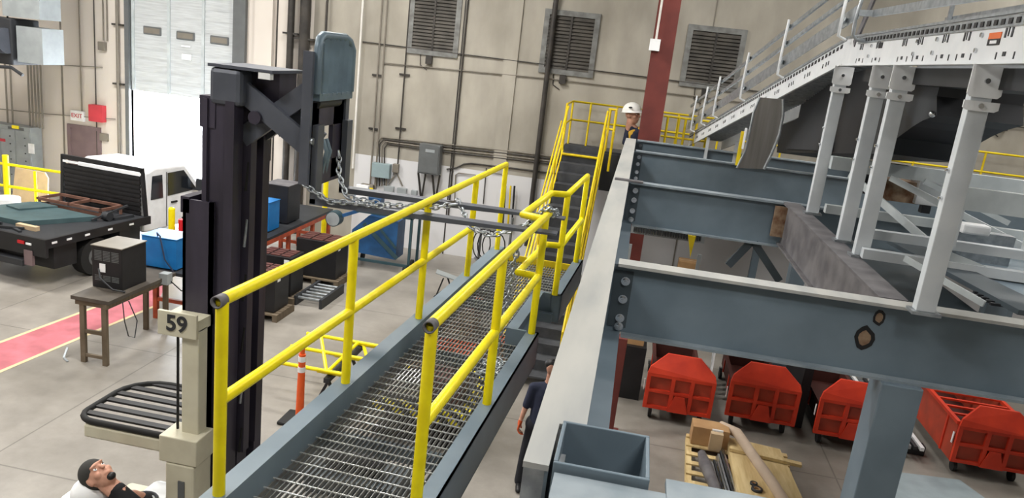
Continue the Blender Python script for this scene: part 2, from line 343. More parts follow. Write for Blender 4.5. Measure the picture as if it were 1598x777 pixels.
# horizontal cables
def hpipe(pts, r, m, label, off=.04):
    q = [at(x, y, y=WY - off) for x, y in pts]; root = thing('wall_conduit', q[0], label, 'conduit')
    P(MB().tube(q, r, 8).build('pipe', m), root)
hpipe([(566, 65), (700, 82), (960, 114), (1240, 150), (1640, 205)], .014, 'pipe_dark', 'long dark cable run under the sills of the louvred vents')
hpipe([(597, 98), (597, 98.2), (700, 108), (850, 122), (1100, 152), (1330, 182)], .014, 'pipe_mid', 'lower long thin conduit run below the louvred vents')
for k in range(4):
    hpipe([(588 + 4 * k, 290), (588 + 4 * k, 222 + 3 * k), (596 + 3 * k, 214 + 3.5 * k), (660, 221 + 4 * k), (780, 234 + 4.2 * k), (905, 249 + 4 * k)], .018, ('pipe_mid', 'pipe_dark')[k % 2],
          ['top', 'second', 'third', 'lowest'][k] + ' conduit of the four-run bundle crossing the wall above the white band')
hpipe([(697, 264), (712, 262), (724, 256), (735, 255), (780, 260), (900, 275)], .02, 'pipe_dark', 'single bent conduit at the top of the white painted band')
hpipe([(709, 320), (711, 273), (716, 270), (742, 273), (738, 320)], .016, 'pipe_mid', 'hooped conduit on the white wall behind the catwalk rail')
hpipe([(759, 262), (754, 318)], .014, 'pipe_dark', 'short dark conduit on the white wall near the catwalk rail end')
hpipe([(0, 170), (75, 178), (180, 186)], .012, 'pipe_mid', 'thin conduit above the big electrical cabinet')
hpipe([(0, 96), (120, 103), (160, 105)], .012, 'pipe_mid', 'thin conduit on the pale wall left of the roll-up door')
def wbox(name, p0, p1, dep, m, label, cat, bev=.01):
    a = at(*p0, y=WY); c = at(*p1, y=WY); x0, x1 = sorted((a.x, c.x)); z0, z1 = sorted((a.z, c.z))
    r = thing(name, ((x0 + x1) / 2, WY, z0), label, cat)
    bk = WY - (.075 if dep > .3 else .001)
    P(MB().box(x0, x1, WY - dep, bk, z0, z1).build('housing', m, bev=bev), r)
    return r, x0, x1, z0, z1
r, x0, x1, z0, z1 = wbox('breaker_box', (657, 267), (693, 226), .35, 'grey_box', 'dark grey metal breaker box on struts above the white wall band', 'electrical box')
P(MB().box(x0 + .03, x1 - .03, WY - .37, WY - .35, z0 + .04, z1 - .05).build('cover', 'grey_box'), r)
P(MB().box(x0 + .18, x1 - .14, WY - .376, WY - .37, z1 - .2, z1 - .12).build('nameplate', 'lightgrey_box'), r)
for xx in (x0 + .08, x1 - .1):
    P(MB().bar((xx - .08, WY - .25, z0), (xx, WY - .03, z0 - .8), .04, .04).bar((xx + .12, WY - .25, z0), (xx, WY - .03, z0 - .8), .04, .04).build('strut', 'pipe_dark'), r)
r, x0, x1, z0, z1 = wbox('switch_box', (583, 274), (612, 256), .2, 'bluegrey_box', 'blue grey switch box under the conduit bundle', 'electrical box')
for i, xx in enumerate((x0 + .1, x1 - .1)): P(MB().cyl((xx, WY - .08, z0), (xx, WY - .08, z0 - .5), .02).build('conduit_stub', 'pipe_mid'), r)
r, x0, x1, z0, z1 = wbox('junction_box', (614, 268), (624, 256), .12, 'pipe_mid', 'small grey junction box right of the blue grey switch box', 'electrical box')
P(MB().bar((x0 + .1, WY - .05, z0), (x0 - .1, WY - .05, z0 - .35), .03, .03).bar((x0 + .1, WY - .05, z0), (x0 + .3, WY - .05, z0 - .35), .03, .03).build('conduit_stub', 'pipe_mid'), r)
for (p0, p1, lb) in [((600, 302), (616, 291), 'left'), ((620, 305), (636, 294), 'middle'), ((642, 307), (652, 297), 'right')]:
    r, *_ = wbox('outlet_box', p0, p1, .1, 'lightgrey_box', lb + ' one of three small outlet boxes low on the white wall', 'electrical box')
r, *_ = wbox('relay_box', (565, 297), (585, 288), .15, 'pipe_mid', 'small box with yellow strip at the foot of the conduits', 'electrical box')
a = at(568, 295, y=WY - .16); P(MB().box(a.x, a.x + .25, WY - .165, WY - .15, a.z - .02, a.z + .06).build('sticker', 'yellow'), r)
# left wall equipment
r, x0, x1, z0, z1 = wbox('electrical_cabinet', (-40, 262), (68, 198), .5, 'cabinet', 'large grey electrical cabinet with several doors at far left of the back wall', 'electrical cabinet')
zc = z1; z0f = .1
P(MB().box(x0, x1, WY - .48, WY - .01, 0, z0).build('plinth', 'cabinet'), r)
for k in range(5):
    xx = x0 + (x1 - x0) * k / 5; P(MB().box(xx + .02, xx + (x1 - x0) / 5 - .02, WY - .52, WY - .5, .2, z1 - .12).build('door', 'cabinet', bev=.005), r)
    for kk in range(6): P(MB().box(xx + .3, xx + .33, WY - .54, WY - .52, .5 + .22 * kk, .53 + .22 * kk).build('latch', 'charcoal'), r)
a = at(23, 199, y=WY - .53); P(MB().box(a.x - .1, a.x + .12, WY - .53, WY - .51, a.z - .03, a.z + .06).build('sticker', 'yellow'), r)
a = at(49, 231, y=WY - .53); P(MB().box(a.x - .1, a.x + .08, WY - .53, WY - .51, a.z - .16, a.z + .12).build('notice', 'white'), r)
a = at(4, 219, y=WY - .53); P(MB().box(a.x - .1, a.x + .08, WY - .53, WY - .51, a.z - .03, a.z + .05).build('sticker', 'sign_red'), r)
P(MB().box(x1 - .7, x1 - .2, WY - .515, WY - .505, z1 - .1, z1 - .03).build('nameplate', 'grey_box'), r)
for k, px in enumerate([10, 18, 45, 50, 55, 60, 65]):
    pipe(px, .025, 'pipe_mid', z1 - .02, ['first', 'second', 'third', 'fourth', 'fifth', 'sixth', 'seventh'][k] + ' from the left of the conduits rising from the big electrical cabinet', off=.2, py=150, zt=4.2)
r, x0, x1, z0, z1 = wbox('exit_sign', (113, 187), (133, 174), .08, 'white', 'white exit sign above the brown door', 'sign')
text('lettering', 'EXIT', ((x0 + x1) / 2, WY - .085, (z0 + z1) / 2), .17, 'sign_red', r)
r, *_ = wbox('fire_alarm_box', (145, 188), (166, 165), .18, 'sign_red', 'red wall box right of the exit sign', 'box')
r, *_ = wbox('junction_box', (157, 78), (167, 66), .12, 'pipe_mid', 'small junction box high between roll-up door and exit sign', 'electrical box')
r, *_ = wbox('keypad_box', (158, 219), (170, 209), .08, 'pipe_mid', 'small grey keypad box right of the brown door', 'electrical box')
r, x0, x1, z0, z1 = wbox('notice_board', (411, 249), (424, 215), .04, 'pipe_dark', 'small dark framed notice on the wall right of the lift mast', 'notice')
P(MB().box(x0 + .05, x1 - .05, WY - .045, WY - .04, z0 + .06, (z0 + z1) / 2 - .03).box(x0 + .05, x1 - .05, WY - .045, WY - .04, (z0 + z1) / 2 + .03, z1 - .06).build('paper', 'tan'), r)
r = thing('bollard', (-7.2, 18.9, 0), 'yellow bollard by the wall behind the far end of the charger bench', 'bollard')
P(MB().cyl((-7.9, 18.9, 0), (-7.9, 18.9, 1.9), .07).build('post', 'yellow'), r); P(MB().ell((-7.9, 18.9, 1.9), (.07, .07, .04)).build('cap', 'yellow'), r)
# ceiling hung heater top left
a = at(-40, 92, y=17); c = at(46, 32, y=17)
r = thing('unit_heater', (a.x, 17, a.z), 'dark suspended blower heater at top left with a white duct', 'heater')
P(MB().box(a.x, c.x - .25, 16.7, 17.6, a.z, c.z).build('housing', 'charcoal', bev=.03), r)
P(MB().cyl((c.x - .62, 16.62, (a.z + c.z) / 2), (c.x - .3, 16.62, (a.z + c.z) / 2 + .02), .3, 24).build('motor', 'mast2'), r)
P(MB().box(c.x - .2, c.x + .5, 16.8, 17.5, c.z - 1.0, c.z - .15).build('side_panel', 'lightgrey_box'), r)
P(MB().box(c.x - .55, c.x + .45, 16.8, 17.5, c.z + .05, 8).build('duct', 'cabinet'), r)
P(MB().tube([(a.x, 16.6, a.z - .12), (c.x - .2, 16.6, a.z - .05), (c.x + .1, 16.6, a.z - .2)], .04).build('gas_pipe', 'charcoal'), r)
P(MB().cyl((a.x + .3, 17, c.z), (a.x + .3, 17, 10), .02).cyl((c.x - .6, 17, c.z), (c.x - .6, 17, 10), .02).build('hanger_rod', 'charcoal'), r)
# ------------------------------------------------------------------ mezzanine steel
def ibeam(b, a, c, h, fw, tf=.022, tw=.014):                      # a, c = ends of the top centre line
    a, c = Vector(a), Vector(c)
    b.bar(a - Vector((0, 0, tf / 2)), c - Vector((0, 0, tf / 2)), fw, tf)
    b.bar(a - Vector((0, 0, h - tf / 2)), c - Vector((0, 0, h - tf / 2)), fw, tf)
    b.bar(a - Vector((0, 0, h / 2)), c - Vector((0, 0, h / 2)), tw, h - 2 * tf)
g = thing('steel_girder', (-.13, 2.6, 3.4), 'long pale-topped steel girder running away beside the catwalk', 'steel beam')
P(MB().box(-.245, -.03, 2.98, 16.72, 3.975, 4.0).box(-.245, -.145, 2.62, 2.98, 3.975, 4.0).build('top_flange', 'flange_pale'), g)
P(MB().box(-.16, -.146, 2.64, 16.7, 3.42, 3.975).build('web', 'slate'), g)
P(MB().box(-.245, .09, 3.02, 16.72, 3.4, 3.42).build('bottom_flange', 'slate'), g)
P(MB().box(-.245, -.15, 2.66, 2.69, 3.5, 3.96).build('end_plate', 'galv'), g)
P(MB().cyl((-.2, 2.5, 3.78), (-.2, 2.66, 3.78), .026).build('bolt', 'chrome'), g)
BOLT = None
def bolt(root, p):
    b = MB(); p = Vector(p)
    b.cyl(p, p + Vector((0, -.012, 0)), .036, 16); b.cyl(p + Vector((0, -.012, 0)), p + Vector((0, -.036, 0)), .024, 6); b.cyl(p + Vector((.0, -.03, 0)), p + Vector((0, -.045, 0)), .011, 8)
    P(b.build('bolt', 'chrome'), root)
beams = [(5.93, 'nearest', 'with two burnt cut-outs and flame marks'), (10.4, 'second nearest', 'between the front beam and the stair top'), (14.45, 'third nearest', 'beyond the welded diagonal stringer'), (16.62, 'farthest', 'in front of the red building column')]
for i, (y, w_, ex) in enumerate(beams):
    r = thing('steel_beam', (.03, y, 3.4), '%s dark slate cross beam bolted to the girder, %s' % (w_, ex), 'steel beam')
    P(MB().box(.0, 8.5, y - .09, y + .09, 3.975, 4.0).build('top_flange', 'flange_pale' if i == 0 else 'slate_light'), r)
    P(MB().box(-.13, 8.5, y - .008, y + .008, 3.42, 3.975).build('web', 'slate'), r)
    P(MB().box(.1, 8.5, y - .09, y + .09, 3.4, 3.42).build('bottom_flange', 'slate_light'), r)
    P(MB().box(-.02, .13, y - .02, y - .008, 3.46, 3.93).build('clip_angle', 'slate_dark'), r)
    for z in (3.85, 3.7, 3.54, 3.47)[:4] if i == 0 else (3.88, 3.75, 3.6, 3.48): bolt(r, (.075, y - .02, z))
    if i == 0:
        for cx_, cz_, n_, s_ in ((2.0, 3.87, 10, .055), (1.93, 3.69, 12, .085)):
            pts = [(cx_ + s_ * (.75 + .2 * random.random()) * math.cos(2 * PI * k / n_), y - .0095, cz_ + s_ * (1 + .3 * random.random()) * math.sin(2 * PI * k / n_)) for k in range(n_)]
            P(MB().prism(pts, (0, -.002, 0)).build('burn_mark', 'black'), r)
            pts = [(p[0] * .62 + cx_ * .38, y - .0115, p[2] * .62 + cz_ * .38) for p in pts]
            P(MB().prism(pts, (0, -.002, 0)).build('cut_out', 'rust'), r)
    if i == 1:
        P(MB().box(-.22, .16, y - .1, y + .02, 4.0, 4.02).build('shim_plate', 'mill_steel'), r)
# unpainted stringer under conveyor legs
r = thing('steel_stringer', (2.1, 8, 3.4), 'rusty unpainted steel beam running between cross beams under the conveyor legs', 'steel beam')
b = MB(); b.box(2.0, 2.22, 6.03, 10.38, 3.98, 4.005); b.box(2.05, 2.065, 6.03, 10.38, 3.47, 3.98); b.box(2.0, 2.22, 6.03, 10.3, 3.45, 3.47)
P(b.build('web', 'mill_steel'), r)
P(MB().box(1.9, 2.06, 10.25, 10.31, 3.55, 3.95).build('weld_plate', 'rust'), r)
# front column (open tube)
r = thing('steel_column', (.045, 2.8, 0), 'open-topped square steel tube column at the bottom edge, beside the girder end', 'column')
b = MB(); t_ = .016; X0, X1, Y0, Y1 = -.13, .235, 2.62, 2.98
for q in ((X0, X1, Y0, Y0 + t_), (X0, X1, Y1 - t_, Y1), (X0, X0 + t_, Y0 + t_, Y1 - t_), (X1 - t_, X1, Y0 + t_, Y1 - t_)): b.box(q[0], q[1], q[2], q[3], 0, 4.02)
P(b.build('shaft', 'slate', bev=.004), r)
P(MB().box(X0 - .1, X1 + .1, Y0 - .1, Y1 + .1, 0, .03).build('base_plate', 'slate'), r)
P(MB().box(X0 + t_, X0 + t_ + .02, Y0 + .1, Y0 + .2, 3.7, 3.95).build('clip_angle', 'galv'), r)
r = thing('steel_beam', (1.5, 2.5, 3.4), 'pale blue grey beam flange at the bottom edge right of the open column', 'steel beam')
P(MB().box(-.12, .32, 2.42, 2.6, 3.97, 3.99).box(.3, 4.0, 2.5, 2.7, 3.97, 3.995).build('top_flange', 'slate_light'), r)
P(MB().box(-.12, 4.0, 2.53, 2.545, 3.4, 3.97).build('web', 'slate'), r)
# columns under the deck
def column(x, y, w_, label, zt=3.4, m='slate'):
    r = thing('steel_column', (x, y, 0), label, 'column')
    P(MB().box(x - w_ / 2, x + w_ / 2, y - w_ / 2, y + w_ / 2, 0, zt).build('shaft', m, bev=.01), r)
    P(MB().box(x - w_ / 2 - .08, x + w_ / 2 + .08, y - w_ / 2 - .08, y + w_ / 2 + .08, 0, .03).build('base_plate', m), r)
    return r
column(2.24, 5.93, .30, 'square slate steel column under the front cross beam between red carts')
column(3.28, 14.45, .28, 'square slate steel column under the third cross beam')
column(.2, 10.9, .2, 'dark red steel post standing on the floor under the girder beside the cardboard', m='brick_red', zt=1.6)
r = thing('diagonal_brace', (1.8, 11, 2.4), 'pair of dark diagonal knee braces seen below the second cross beam', 'brace')
r.location = (1.7, 10.4, 3.3); KP = [at(*q, y=10.42) for q in ((1170, 386), (1136, 414), (1176, 382), (1216, 438))]; KP[0].z = KP[2].z = 3.4
for k in (0, 2): P(MB().bar(KP[k], KP[k + 1], .06, .1).build('brace', 'slate_dark'), r)
# red building column
r = thing('building_column', (.24, 17.4, 0), 'tall brick red building column with white conduit behind the steel deck', 'column')
P(MB().box(0, .47, 17.2, 17.24, 0, 10).box(0, .47, 17.6, 17.64, 0, 10).box(.21, .26, 17.24, 17.6, 0, 10).build('shaft', 'brick_red'), r)
a = at(1021, 70, y=17.15); P(MB().box(a.x - .1, a.x + .12, 17.08, 17.2, a.z - .12, a.z + .12).build('outlet_box', 'white'), r)
P(MB().cyl((a.x + .02, 17.13, a.z + .1), (a.x + .02, 17.13, 10), .025).build('conduit', 'pipe_white'), r)
# ------------------------------------------------------------------ catwalk held by the forks
ang = math.atan2(-.0595, 1); O = Vector((-1.83, 3.17, 0))
TW = Matrix.Translation(O) @ Matrix.Rotation(ang, 4, 'Z')         # local: x = t across, y = s along
cw = thing('catwalk', (-1.83, 3.17, 3.0), 'grey grated catwalk with yellow pipe railings held up by lift forks', 'catwalk')
def cm():
    b = MB(); b.M = TW; return b
def chan(t0, t1, s0, s1, side):                                   # channel: top flange, web on the outer side
    b = cm(); b.box(t0, t1, s0, s1, 3.165, 3.18)
    if side < 0: b.box(t0, t0 + .012, s0, s1, 2.9, 3.165)
    else: b.box(t1 - .012, t1, s0, s1, 2.9, 3.165)
    b.box(t0, t1, s0, s1, 2.885, 2.9); return b
P(chan(-.05, .07, -2.6, 5.85, 1).build('side_channel', 'slate'), cw)
P(chan(.95, 1.06, -2.6, 3.13, -1).box(1.045, 1.06, -2.6, 3.13, 2.885, 3.18).build('side_channel', 'slate'), cw)
P(chan(.77, .87, 3.13, 4.3, -1).build('side_channel', 'slate'), cw)
P(chan(.95, 1.06, 4.3, 5.85, -1).box(1.045, 1.06, 4.3, 5.85, 2.885, 3.18).build('side_channel', 'slate'), cw)
P(cm().box(.77, 1.06, 3.1, 3.13, 2.89, 3.18).build('cross_plate', 'slate'), cw)
P(cm().box(.77, 1.06, 4.3, 4.33, 2.89, 3.18).build('cross_plate', 'slate'), cw)
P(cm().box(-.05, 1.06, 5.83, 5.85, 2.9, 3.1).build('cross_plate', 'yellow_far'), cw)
b = cm(); tt = .09
while tt < .95:
    b.box(tt - .003, tt + .003, -2.6, 3.1 if tt > .77 else 5.83, 3.006, 3.032)
    if tt > .77: b.box(tt - .0025, tt + .0025, 4.33, 5.83, 3.006, 3.032)
    tt += .031
bars = P(b.build('grating_bars', 'grate'), cw)
b = cm(); s_ = -2.6
while s_ < 5.8:
    b.box(.07, .77 if 3.1 < s_ < 4.33 else .96, s_ - .0028, s_ + .0028, 3.026, 3.034); s_ += .1016
P(b.build('grating_rods', 'rod'), cw)
for s_ in (-1, 1.1, 2.7, 4.2): P(cm().box(.0, 1.0, s_, s_ + .06, 2.9, 2.995).build('cross_beam', 'slate'), cw)
RR = .031
def rail(name, pts, z=None, m='yellow', r=RR): return P(cm().tube([(t, s, zz) for t, s, zz in pts], r, 14).build(name, m), cw)
zt, zm = 4.22, 3.70
rail('top_rail', [(0.02, .0, zt), (0.02, 5.68, zt)])
rail('mid_rail', [(0.02, 0, zm), (0.02, 4.4, zm)])
for s_ in (0, 1.47, 2.93, 4.4, 5.68): rail('post', [(.02, s_, 3.18), (.02, s_, zt)])
rail('top_rail', [(1.0, .2, zt), (1.0, 3.22, zt)])
rail('mid_rail', [(1.0, .2, zm), (1.0, 3.06, zm), (.82, 3.08, zm), (.84, 4.22, zm), (.99, 4.26, zm), (.99, 5.7, zm)])
for s_ in (.2, 1.6, 3.08): rail('post', [(1.0, s_, 3.18), (1.0, s_, zt)])
rail('top_rail', [(1.0, 2.95, zt), (.82, 3.0, zt), (.84, 4.2, zt), (.99, 4.26, zt), (.99, 5.7, zt)])
for s_ in (4.28, 5.7): rail('post', [(.99, s_, 3.18), (.99, s_, zt)])
for t_, s_ in ((.02, 0), (1.0, .2)):
    b = cm(); b.ring((t_, s_ - .05, zt), (t_, s_ + .01, zt), .0315, .024); P(b.build('pipe_end', 'mill_steel'), cw)
    P(cm().cyl((t_, s_ + .0, zt), (t_, s_ + .012, zt), .026).build('pipe_bore', 'black'), cw)
# ------------------------------------------------------------------ staircase behind
st = thing('staircase', (-1.2, 12.1, 0), 'steep dark steel staircase with yellow handrails rising behind the catwalk', 'staircase')
SX0, SX1 = -1.62, -.78; RISE, RUN = 3.45, 5.4; N = 18
sp = lambda t, x, dz=0: Vector((x, 12.1 + RUN * t, RISE * t + dz))
for k in range(N):
    y = 12.1 + RUN * k / N; z = RISE * (k + 1) / N
    P(MB().box(SX0, SX1, y, y + .32, z - .03, z).box(SX0, SX1, y + .3, y + .31, z - .03, z + RISE / N - .03).build('tread', 'tread'), st)
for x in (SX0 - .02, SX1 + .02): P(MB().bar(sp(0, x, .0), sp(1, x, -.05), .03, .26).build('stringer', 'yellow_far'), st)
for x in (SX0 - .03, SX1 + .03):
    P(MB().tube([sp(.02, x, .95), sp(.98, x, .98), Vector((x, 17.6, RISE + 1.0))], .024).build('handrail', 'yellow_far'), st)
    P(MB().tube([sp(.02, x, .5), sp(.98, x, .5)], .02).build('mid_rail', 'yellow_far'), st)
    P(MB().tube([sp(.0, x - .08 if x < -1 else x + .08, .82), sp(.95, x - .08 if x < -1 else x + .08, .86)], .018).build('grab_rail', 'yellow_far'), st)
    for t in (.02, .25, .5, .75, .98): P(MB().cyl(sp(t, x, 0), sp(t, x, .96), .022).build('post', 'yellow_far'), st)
P(MB().cyl(sp(.94, SX0, .18), sp(.94, SX1, .18), .03).build('safety_bar', 'yellow_far'), st)
# platform at the wall
pf = thing('wall_platform', (3, 18.4, 3.3), 'long raised platform along the back wall with thin yellow railings', 'platform')
P(MB().box(-1.75, 9.5, 17.7, 19.4, 3.38, 3.45).build('deck', 'tread'), pf)
P(MB().box(-1.75, 9.5, 17.66, 17.7, 3.15, 3.55).box(-.72, .2, 17.6, 17.66, 2.65, 3.5).build('fascia', 'charcoal'), pf)
for x in (-1.6, 3.2, 8.5): P(MB().box(x - .08, x + .08, 18.5, 18.66, 0, 3.38).build('leg', 'slate'), pf)
for z in (4.5, 4.05):
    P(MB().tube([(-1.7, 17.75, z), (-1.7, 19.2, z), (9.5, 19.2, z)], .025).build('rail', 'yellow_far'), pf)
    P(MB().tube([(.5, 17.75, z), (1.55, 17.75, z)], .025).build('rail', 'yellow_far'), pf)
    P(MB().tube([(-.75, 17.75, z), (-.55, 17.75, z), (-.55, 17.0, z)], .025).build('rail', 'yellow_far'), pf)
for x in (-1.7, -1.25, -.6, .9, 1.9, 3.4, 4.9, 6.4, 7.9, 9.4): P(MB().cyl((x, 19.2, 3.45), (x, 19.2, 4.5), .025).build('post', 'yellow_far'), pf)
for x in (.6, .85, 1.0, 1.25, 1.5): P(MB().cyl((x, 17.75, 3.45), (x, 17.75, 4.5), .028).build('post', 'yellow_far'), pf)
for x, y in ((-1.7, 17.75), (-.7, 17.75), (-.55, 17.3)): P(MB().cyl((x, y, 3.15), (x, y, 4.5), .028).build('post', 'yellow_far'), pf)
# ------------------------------------------------------------------ conveyor
cv = thing('roller_conveyor', (2.15, 7, 5.75), 'white level roller conveyor section on tall legs at upper right', 'conveyor')
LX = 2.15; CB, CT = 5.78, 6.07; W2 = 2.95
b = MB(); b.box(LX, LX + .02, 3.0, 9.45, CB, CT); b.box(LX - .02, LX + .06, 3.0, 9.45, CB - .012, CB); P(b.build('side_channel', 'white_paint'), cv)
P(MB().box(W2, W2 + .03, 3.0, 9.45, CB, CT).build('side_channel', 'white_paint'), cv)
P(MB().box(LX - .02, LX + .07, 3.0, 9.45, CT, CT + .02).build('top_edge', 'galv'), cv)
P(MB().box(LX - .012, LX, 3.0, 8.9, CT - .075, CT - .01).build('bearing_strip', 'galv'), cv)
y = 8.8
while y > 4.9: P(MB().box(LX - .018, LX - .012, y - .025, y + .025, CT - .06, CT - .025).build('roller_end', 'black'), cv); y -= .105
b = MB(); y = 9.3
while y > 3.1: b.cyl((LX + .03, y, CT - .02), (W2, y, CT - .02), .024, 10); y -= .105
P(b.build('rollers', 'galv'), cv)
b = MB()
for y0 in (8.7, 8.1, 7.3, 6.9, 6.35, 5.95, 5.3):
    for dy, dz, hw, hh in ((0, .0, .012, .03), (.09, 0, .012, .03), (.05, .005, .006, .028), (.04, -.13, .022, .014), (.15, -.14, .006, .022), (-.1, -.14, .006, .022)): P(MB().box(LX - .004, LX, y0 + dy - hw, y0 + dy + hw, 5.96 + dz - hh, 5.96 + dz + hh).build('slot', 'charcoal'), cv)
P(MB().box(LX - .004, LX, 8.0, 8.12, 5.93, 5.985).build('slot', 'charcoal'), cv)
a = at(1552, 62, x=LX)
P(MB().box(LX - .005, LX, a.y - .09, a.y + .09, a.z + .005, a.z + .045).build('warning_label', 'label_orange'), cv)
P(MB().box(LX - .005, LX, a.y - .09, a.y + .09, a.z - .035, a.z + .005).build('warning_label', 'black'), cv)
P(MB().box(LX - .006, LX - .004, a.y - .05, a.y + .05, a.z - .025, a.z - .005).build('warning_label', 'white'), cv)
for y0 in (7.05, 6.6, 5.78, 8.4):
    for dz in (.0, .1): P(MB().cyl((LX - .015, y0 - dz * .4, 5.86 + dz), (LX, y0 - dz * .4, 5.86 + dz), .016, 8).build('bolt', 'chrome'), cv)
P(MB().box(2.3, 2.8, 4.0, 9.0, 5.62, 5.76).build('drive_box', 'black'), cv)
P(MB().box(2.25, 2.9, 3.0, 3.2, 5.6, 5.78).build('cross_beam', 'charcoal'), cv)
# guard rail on far side of level section
for k, z in enumerate((6.35, 6.62)):
    P(MB().bar((W2 + .1, 3.0, z), (W2 + .1, 9.2, z), .03, .05).bar((W2 + .1, 3.0, z - .06), (W2 + .1, 9.2, z - .06), .02, .02).build('guard_rail', 'galv'), cv)
for y0 in (9.0, 7.2, 5.4): P(MB().bar((W2 + .06, y0, CB), (W2 + .06, y0, 6.7), .03, .04).build('guard_post', 'galv'), cv)
# brackets and end of the guard rail nearest the bend
P(MB().tube([at(1345, 0, y=8.6), at(1335, 30, y=8.6), at(1331, 55, y=8.6), at(1337, 62, y=8.6), at(1362, 66, y=8.6)], .02, 10).build('guard_post', 'galv'), cv)
P(MB().bar(at(1340, 20, y=8.6), at(1364, 21, y=8.6), .05, .06).build('bracket', 'galv'), cv)
P(MB().bar(at(1364, 21, y=8.6), at(1620, -22, y=5.2), .03, .07).build('guard_rail', 'galv'), cv)
# legs
def leg(y, lb, x=LX, top=CB - .012, foot=4.0, mm='leg_grey'):
    o = P(MB().box(x, x + .135, y - .045, y + .045, foot + .03, top).build('leg', mm, bev=.006), cv); o['label'] = lb
    def sub(b, n, m):
        q = b.build(n, m); q.parent = o
    sub(MB().box(x - .03, x + .17, y - .07, y + .07, foot + .006, foot + .03), 'foot_plate', 'galv')
    sub(MB().prism([(x - .035, y - .056, top + .0), (x + .18, y - .056, top), (x + .18, y - .056, top - .19), (x + .16, y - .056, top - .21), (x - .015, y - .056, top - .21), (x - .035, y - .056, top - .19)], (0, .01, 0)).prism([(x - .04, y - .06, top - .235), (x + .185, y - .06, top - .235), (x + .185, y - .06, top - .285), (x + .16, y - .06, top - .3), (x - .015, y - .06, top - .3), (x - .04, y - .06, top - .285)], (0, .012, 0)), 'bracket', 'white')
    for zz in (.1, .265): sub(MB().cyl((x + .07, y - .075, top - zz), (x + .07, y - .056, top - zz), .018, 8), 'bolt', 'chrome')
    for z in (5.05, 4.85): sub(MB().cyl((x - .025, y, z), (x, y, z), .014, 8), 'bolt', 'chrome')
for y, lb in ((5.72, 'nearest and widest grey leg, standing on the front cross beam'), (7.45, 'second nearest grey leg, on the rusty stringer'), (8.1, 'third grey leg, just left of the second'), (9.65, 'farthest grey leg, at the bend of the conveyor')): leg(y, lb)
leg(7.45, 'grey leg on the far side of the conveyor', x=W2 - .1)
# incline
S0 = Vector((LX, 9.45, 5.92)); E0 = Vector((1.18, 18.3, 3.98)); dI = (E0 - S0); side = Vector((dI.y, -dI.x, 0)).normalized() * .75; upv = Vector((0, 0, 1))
ic = thing('incline_conveyor', S0, 'white inclined roller conveyor descending away towards the back wall', 'conveyor')
def ipt(t, s=0, z=0): return S0 + dI * t + side * s + upv * z
def slab(b, t0, t1, s, z0, z1, th=.03):
    n = side.normalized() * th; q = [ipt(t0, s, z0), ipt(t1, s, z0), ipt(t1, s, z1), ipt(t0, s, z1)]; b.prism(q, n); return b
P(slab(MB(), 0, 1, 0, -.13, .13).build('side_channel', 'white_paint'), ic)
P(slab(MB(), 0, 1, 1, -.13, .13).build('side_channel', 'white_paint'), ic)
P(slab(MB(), 0, 1, -.03, .13, .155, .08).build('top_edge', 'galv'), ic)
k = .01
while k < 1: b = MB(); b.prism([ipt(k, -.01, .065), ipt(k + .006, -.01, .065), ipt(k + .006, -.01, .105), ipt(k, -.01, .105)], side.normalized() * .006); P(b.build('roller_end', 'black'), ic); k += .013
b = MB(); k = .01
while k < 1: b.cyl(ipt(k, .04, .09), ipt(k, .98, .09), .03, 8); k += .013
P(b.build('rollers', 'galv'), ic)
b = MB(); k = .05
while k < .95:
    for dk in (0, .008, .02): b.prism([ipt(k + dk, -.008, -.05), ipt(k + dk + .002, -.008, -.05), ipt(k + dk + .002, -.008, .0), ipt(k + dk, -.008, 0)], side.normalized() * .006)
    k += .07
P(b.build('slots', 'charcoal'), ic)
for z in (.78, .56):
    P(MB().bar(ipt(-.22, -.12, z), ipt(1, -.12, z), .03, .05).build('guard_rail', 'galv'), ic)
P(MB().bar(ipt(-.05, -.12, .32), ipt(1, -.12, .32), .012, .16).build('guard_panel', 'galv'), ic)
for t in (-.02, .22, .44, .66, .78, .9):
    P(MB().tube([ipt(t, -.2, .86), ipt(t, -.22, .4), ipt(t, -.22, .12), ipt(t, -.1, .08)], .018, 8).build('guard_post', 'white_paint'), ic)
    for z in (.78, .56, .3): P(MB().bar(ipt(t, -.2, z), ipt(t + .012, -.1, z), .04, .05).build('bracket', 'galv'), ic)
P(MB().bar(ipt(-.04, -.05, .0), ipt(-.1, -.05, .75), .02, .12, up=(0, 1, 0)).build('gusset', 'mill_steel'), ic)
for t in (.8,):
    for s_ in (.1, .9):
        p = ipt(t, s_, -.13); P(MB().box(p.x - .03, p.x + .03, p.y - .03, p.y + .03, 3.3, p.z).build('leg', 'leg_grey'), ic)
# dark underside / spiral chute
ch = thing('discharge_chute', (3, 9.5, 4.6), 'black steel chute housing hanging under the conveyor behind the legs', 'chute')
pl = [at(px, py, x=2.5) for px, py in [(1212, 238), (1216, 205), (1226, 168), (1240, 140), (1300, 118), (1385, 104), (1474, 108), (1462, 150), (1462, 180), (1440, 188), (1425, 197), (1400, 215), (1388, 240)]]
P(MB().prism([pl[i] for i in (0, 1, 2, 3, 4, 5, 10, 11, 12)], (.7, 0, 0)).build('housing', 'black'), ch)
P(MB().prism([pl[i] for i in (5, 6, 7, 8, 9, 10)], (.7, 0, 0)).build('side_plate', 'charcoal'), ch)
a = [at(px, py, x=2.46) for px, py in [(1226, 232), (1290, 140), (1300, 140), (1296, 236)]]
P(MB().prism(a, (.03, 0, 0)).build('inner_plate', 'charcoal'), ch)
a = at(1455, 178, x=2.48); P(MB().ell(a, (.03, .03, .03)).build('bolt', 'chrome'), ch)
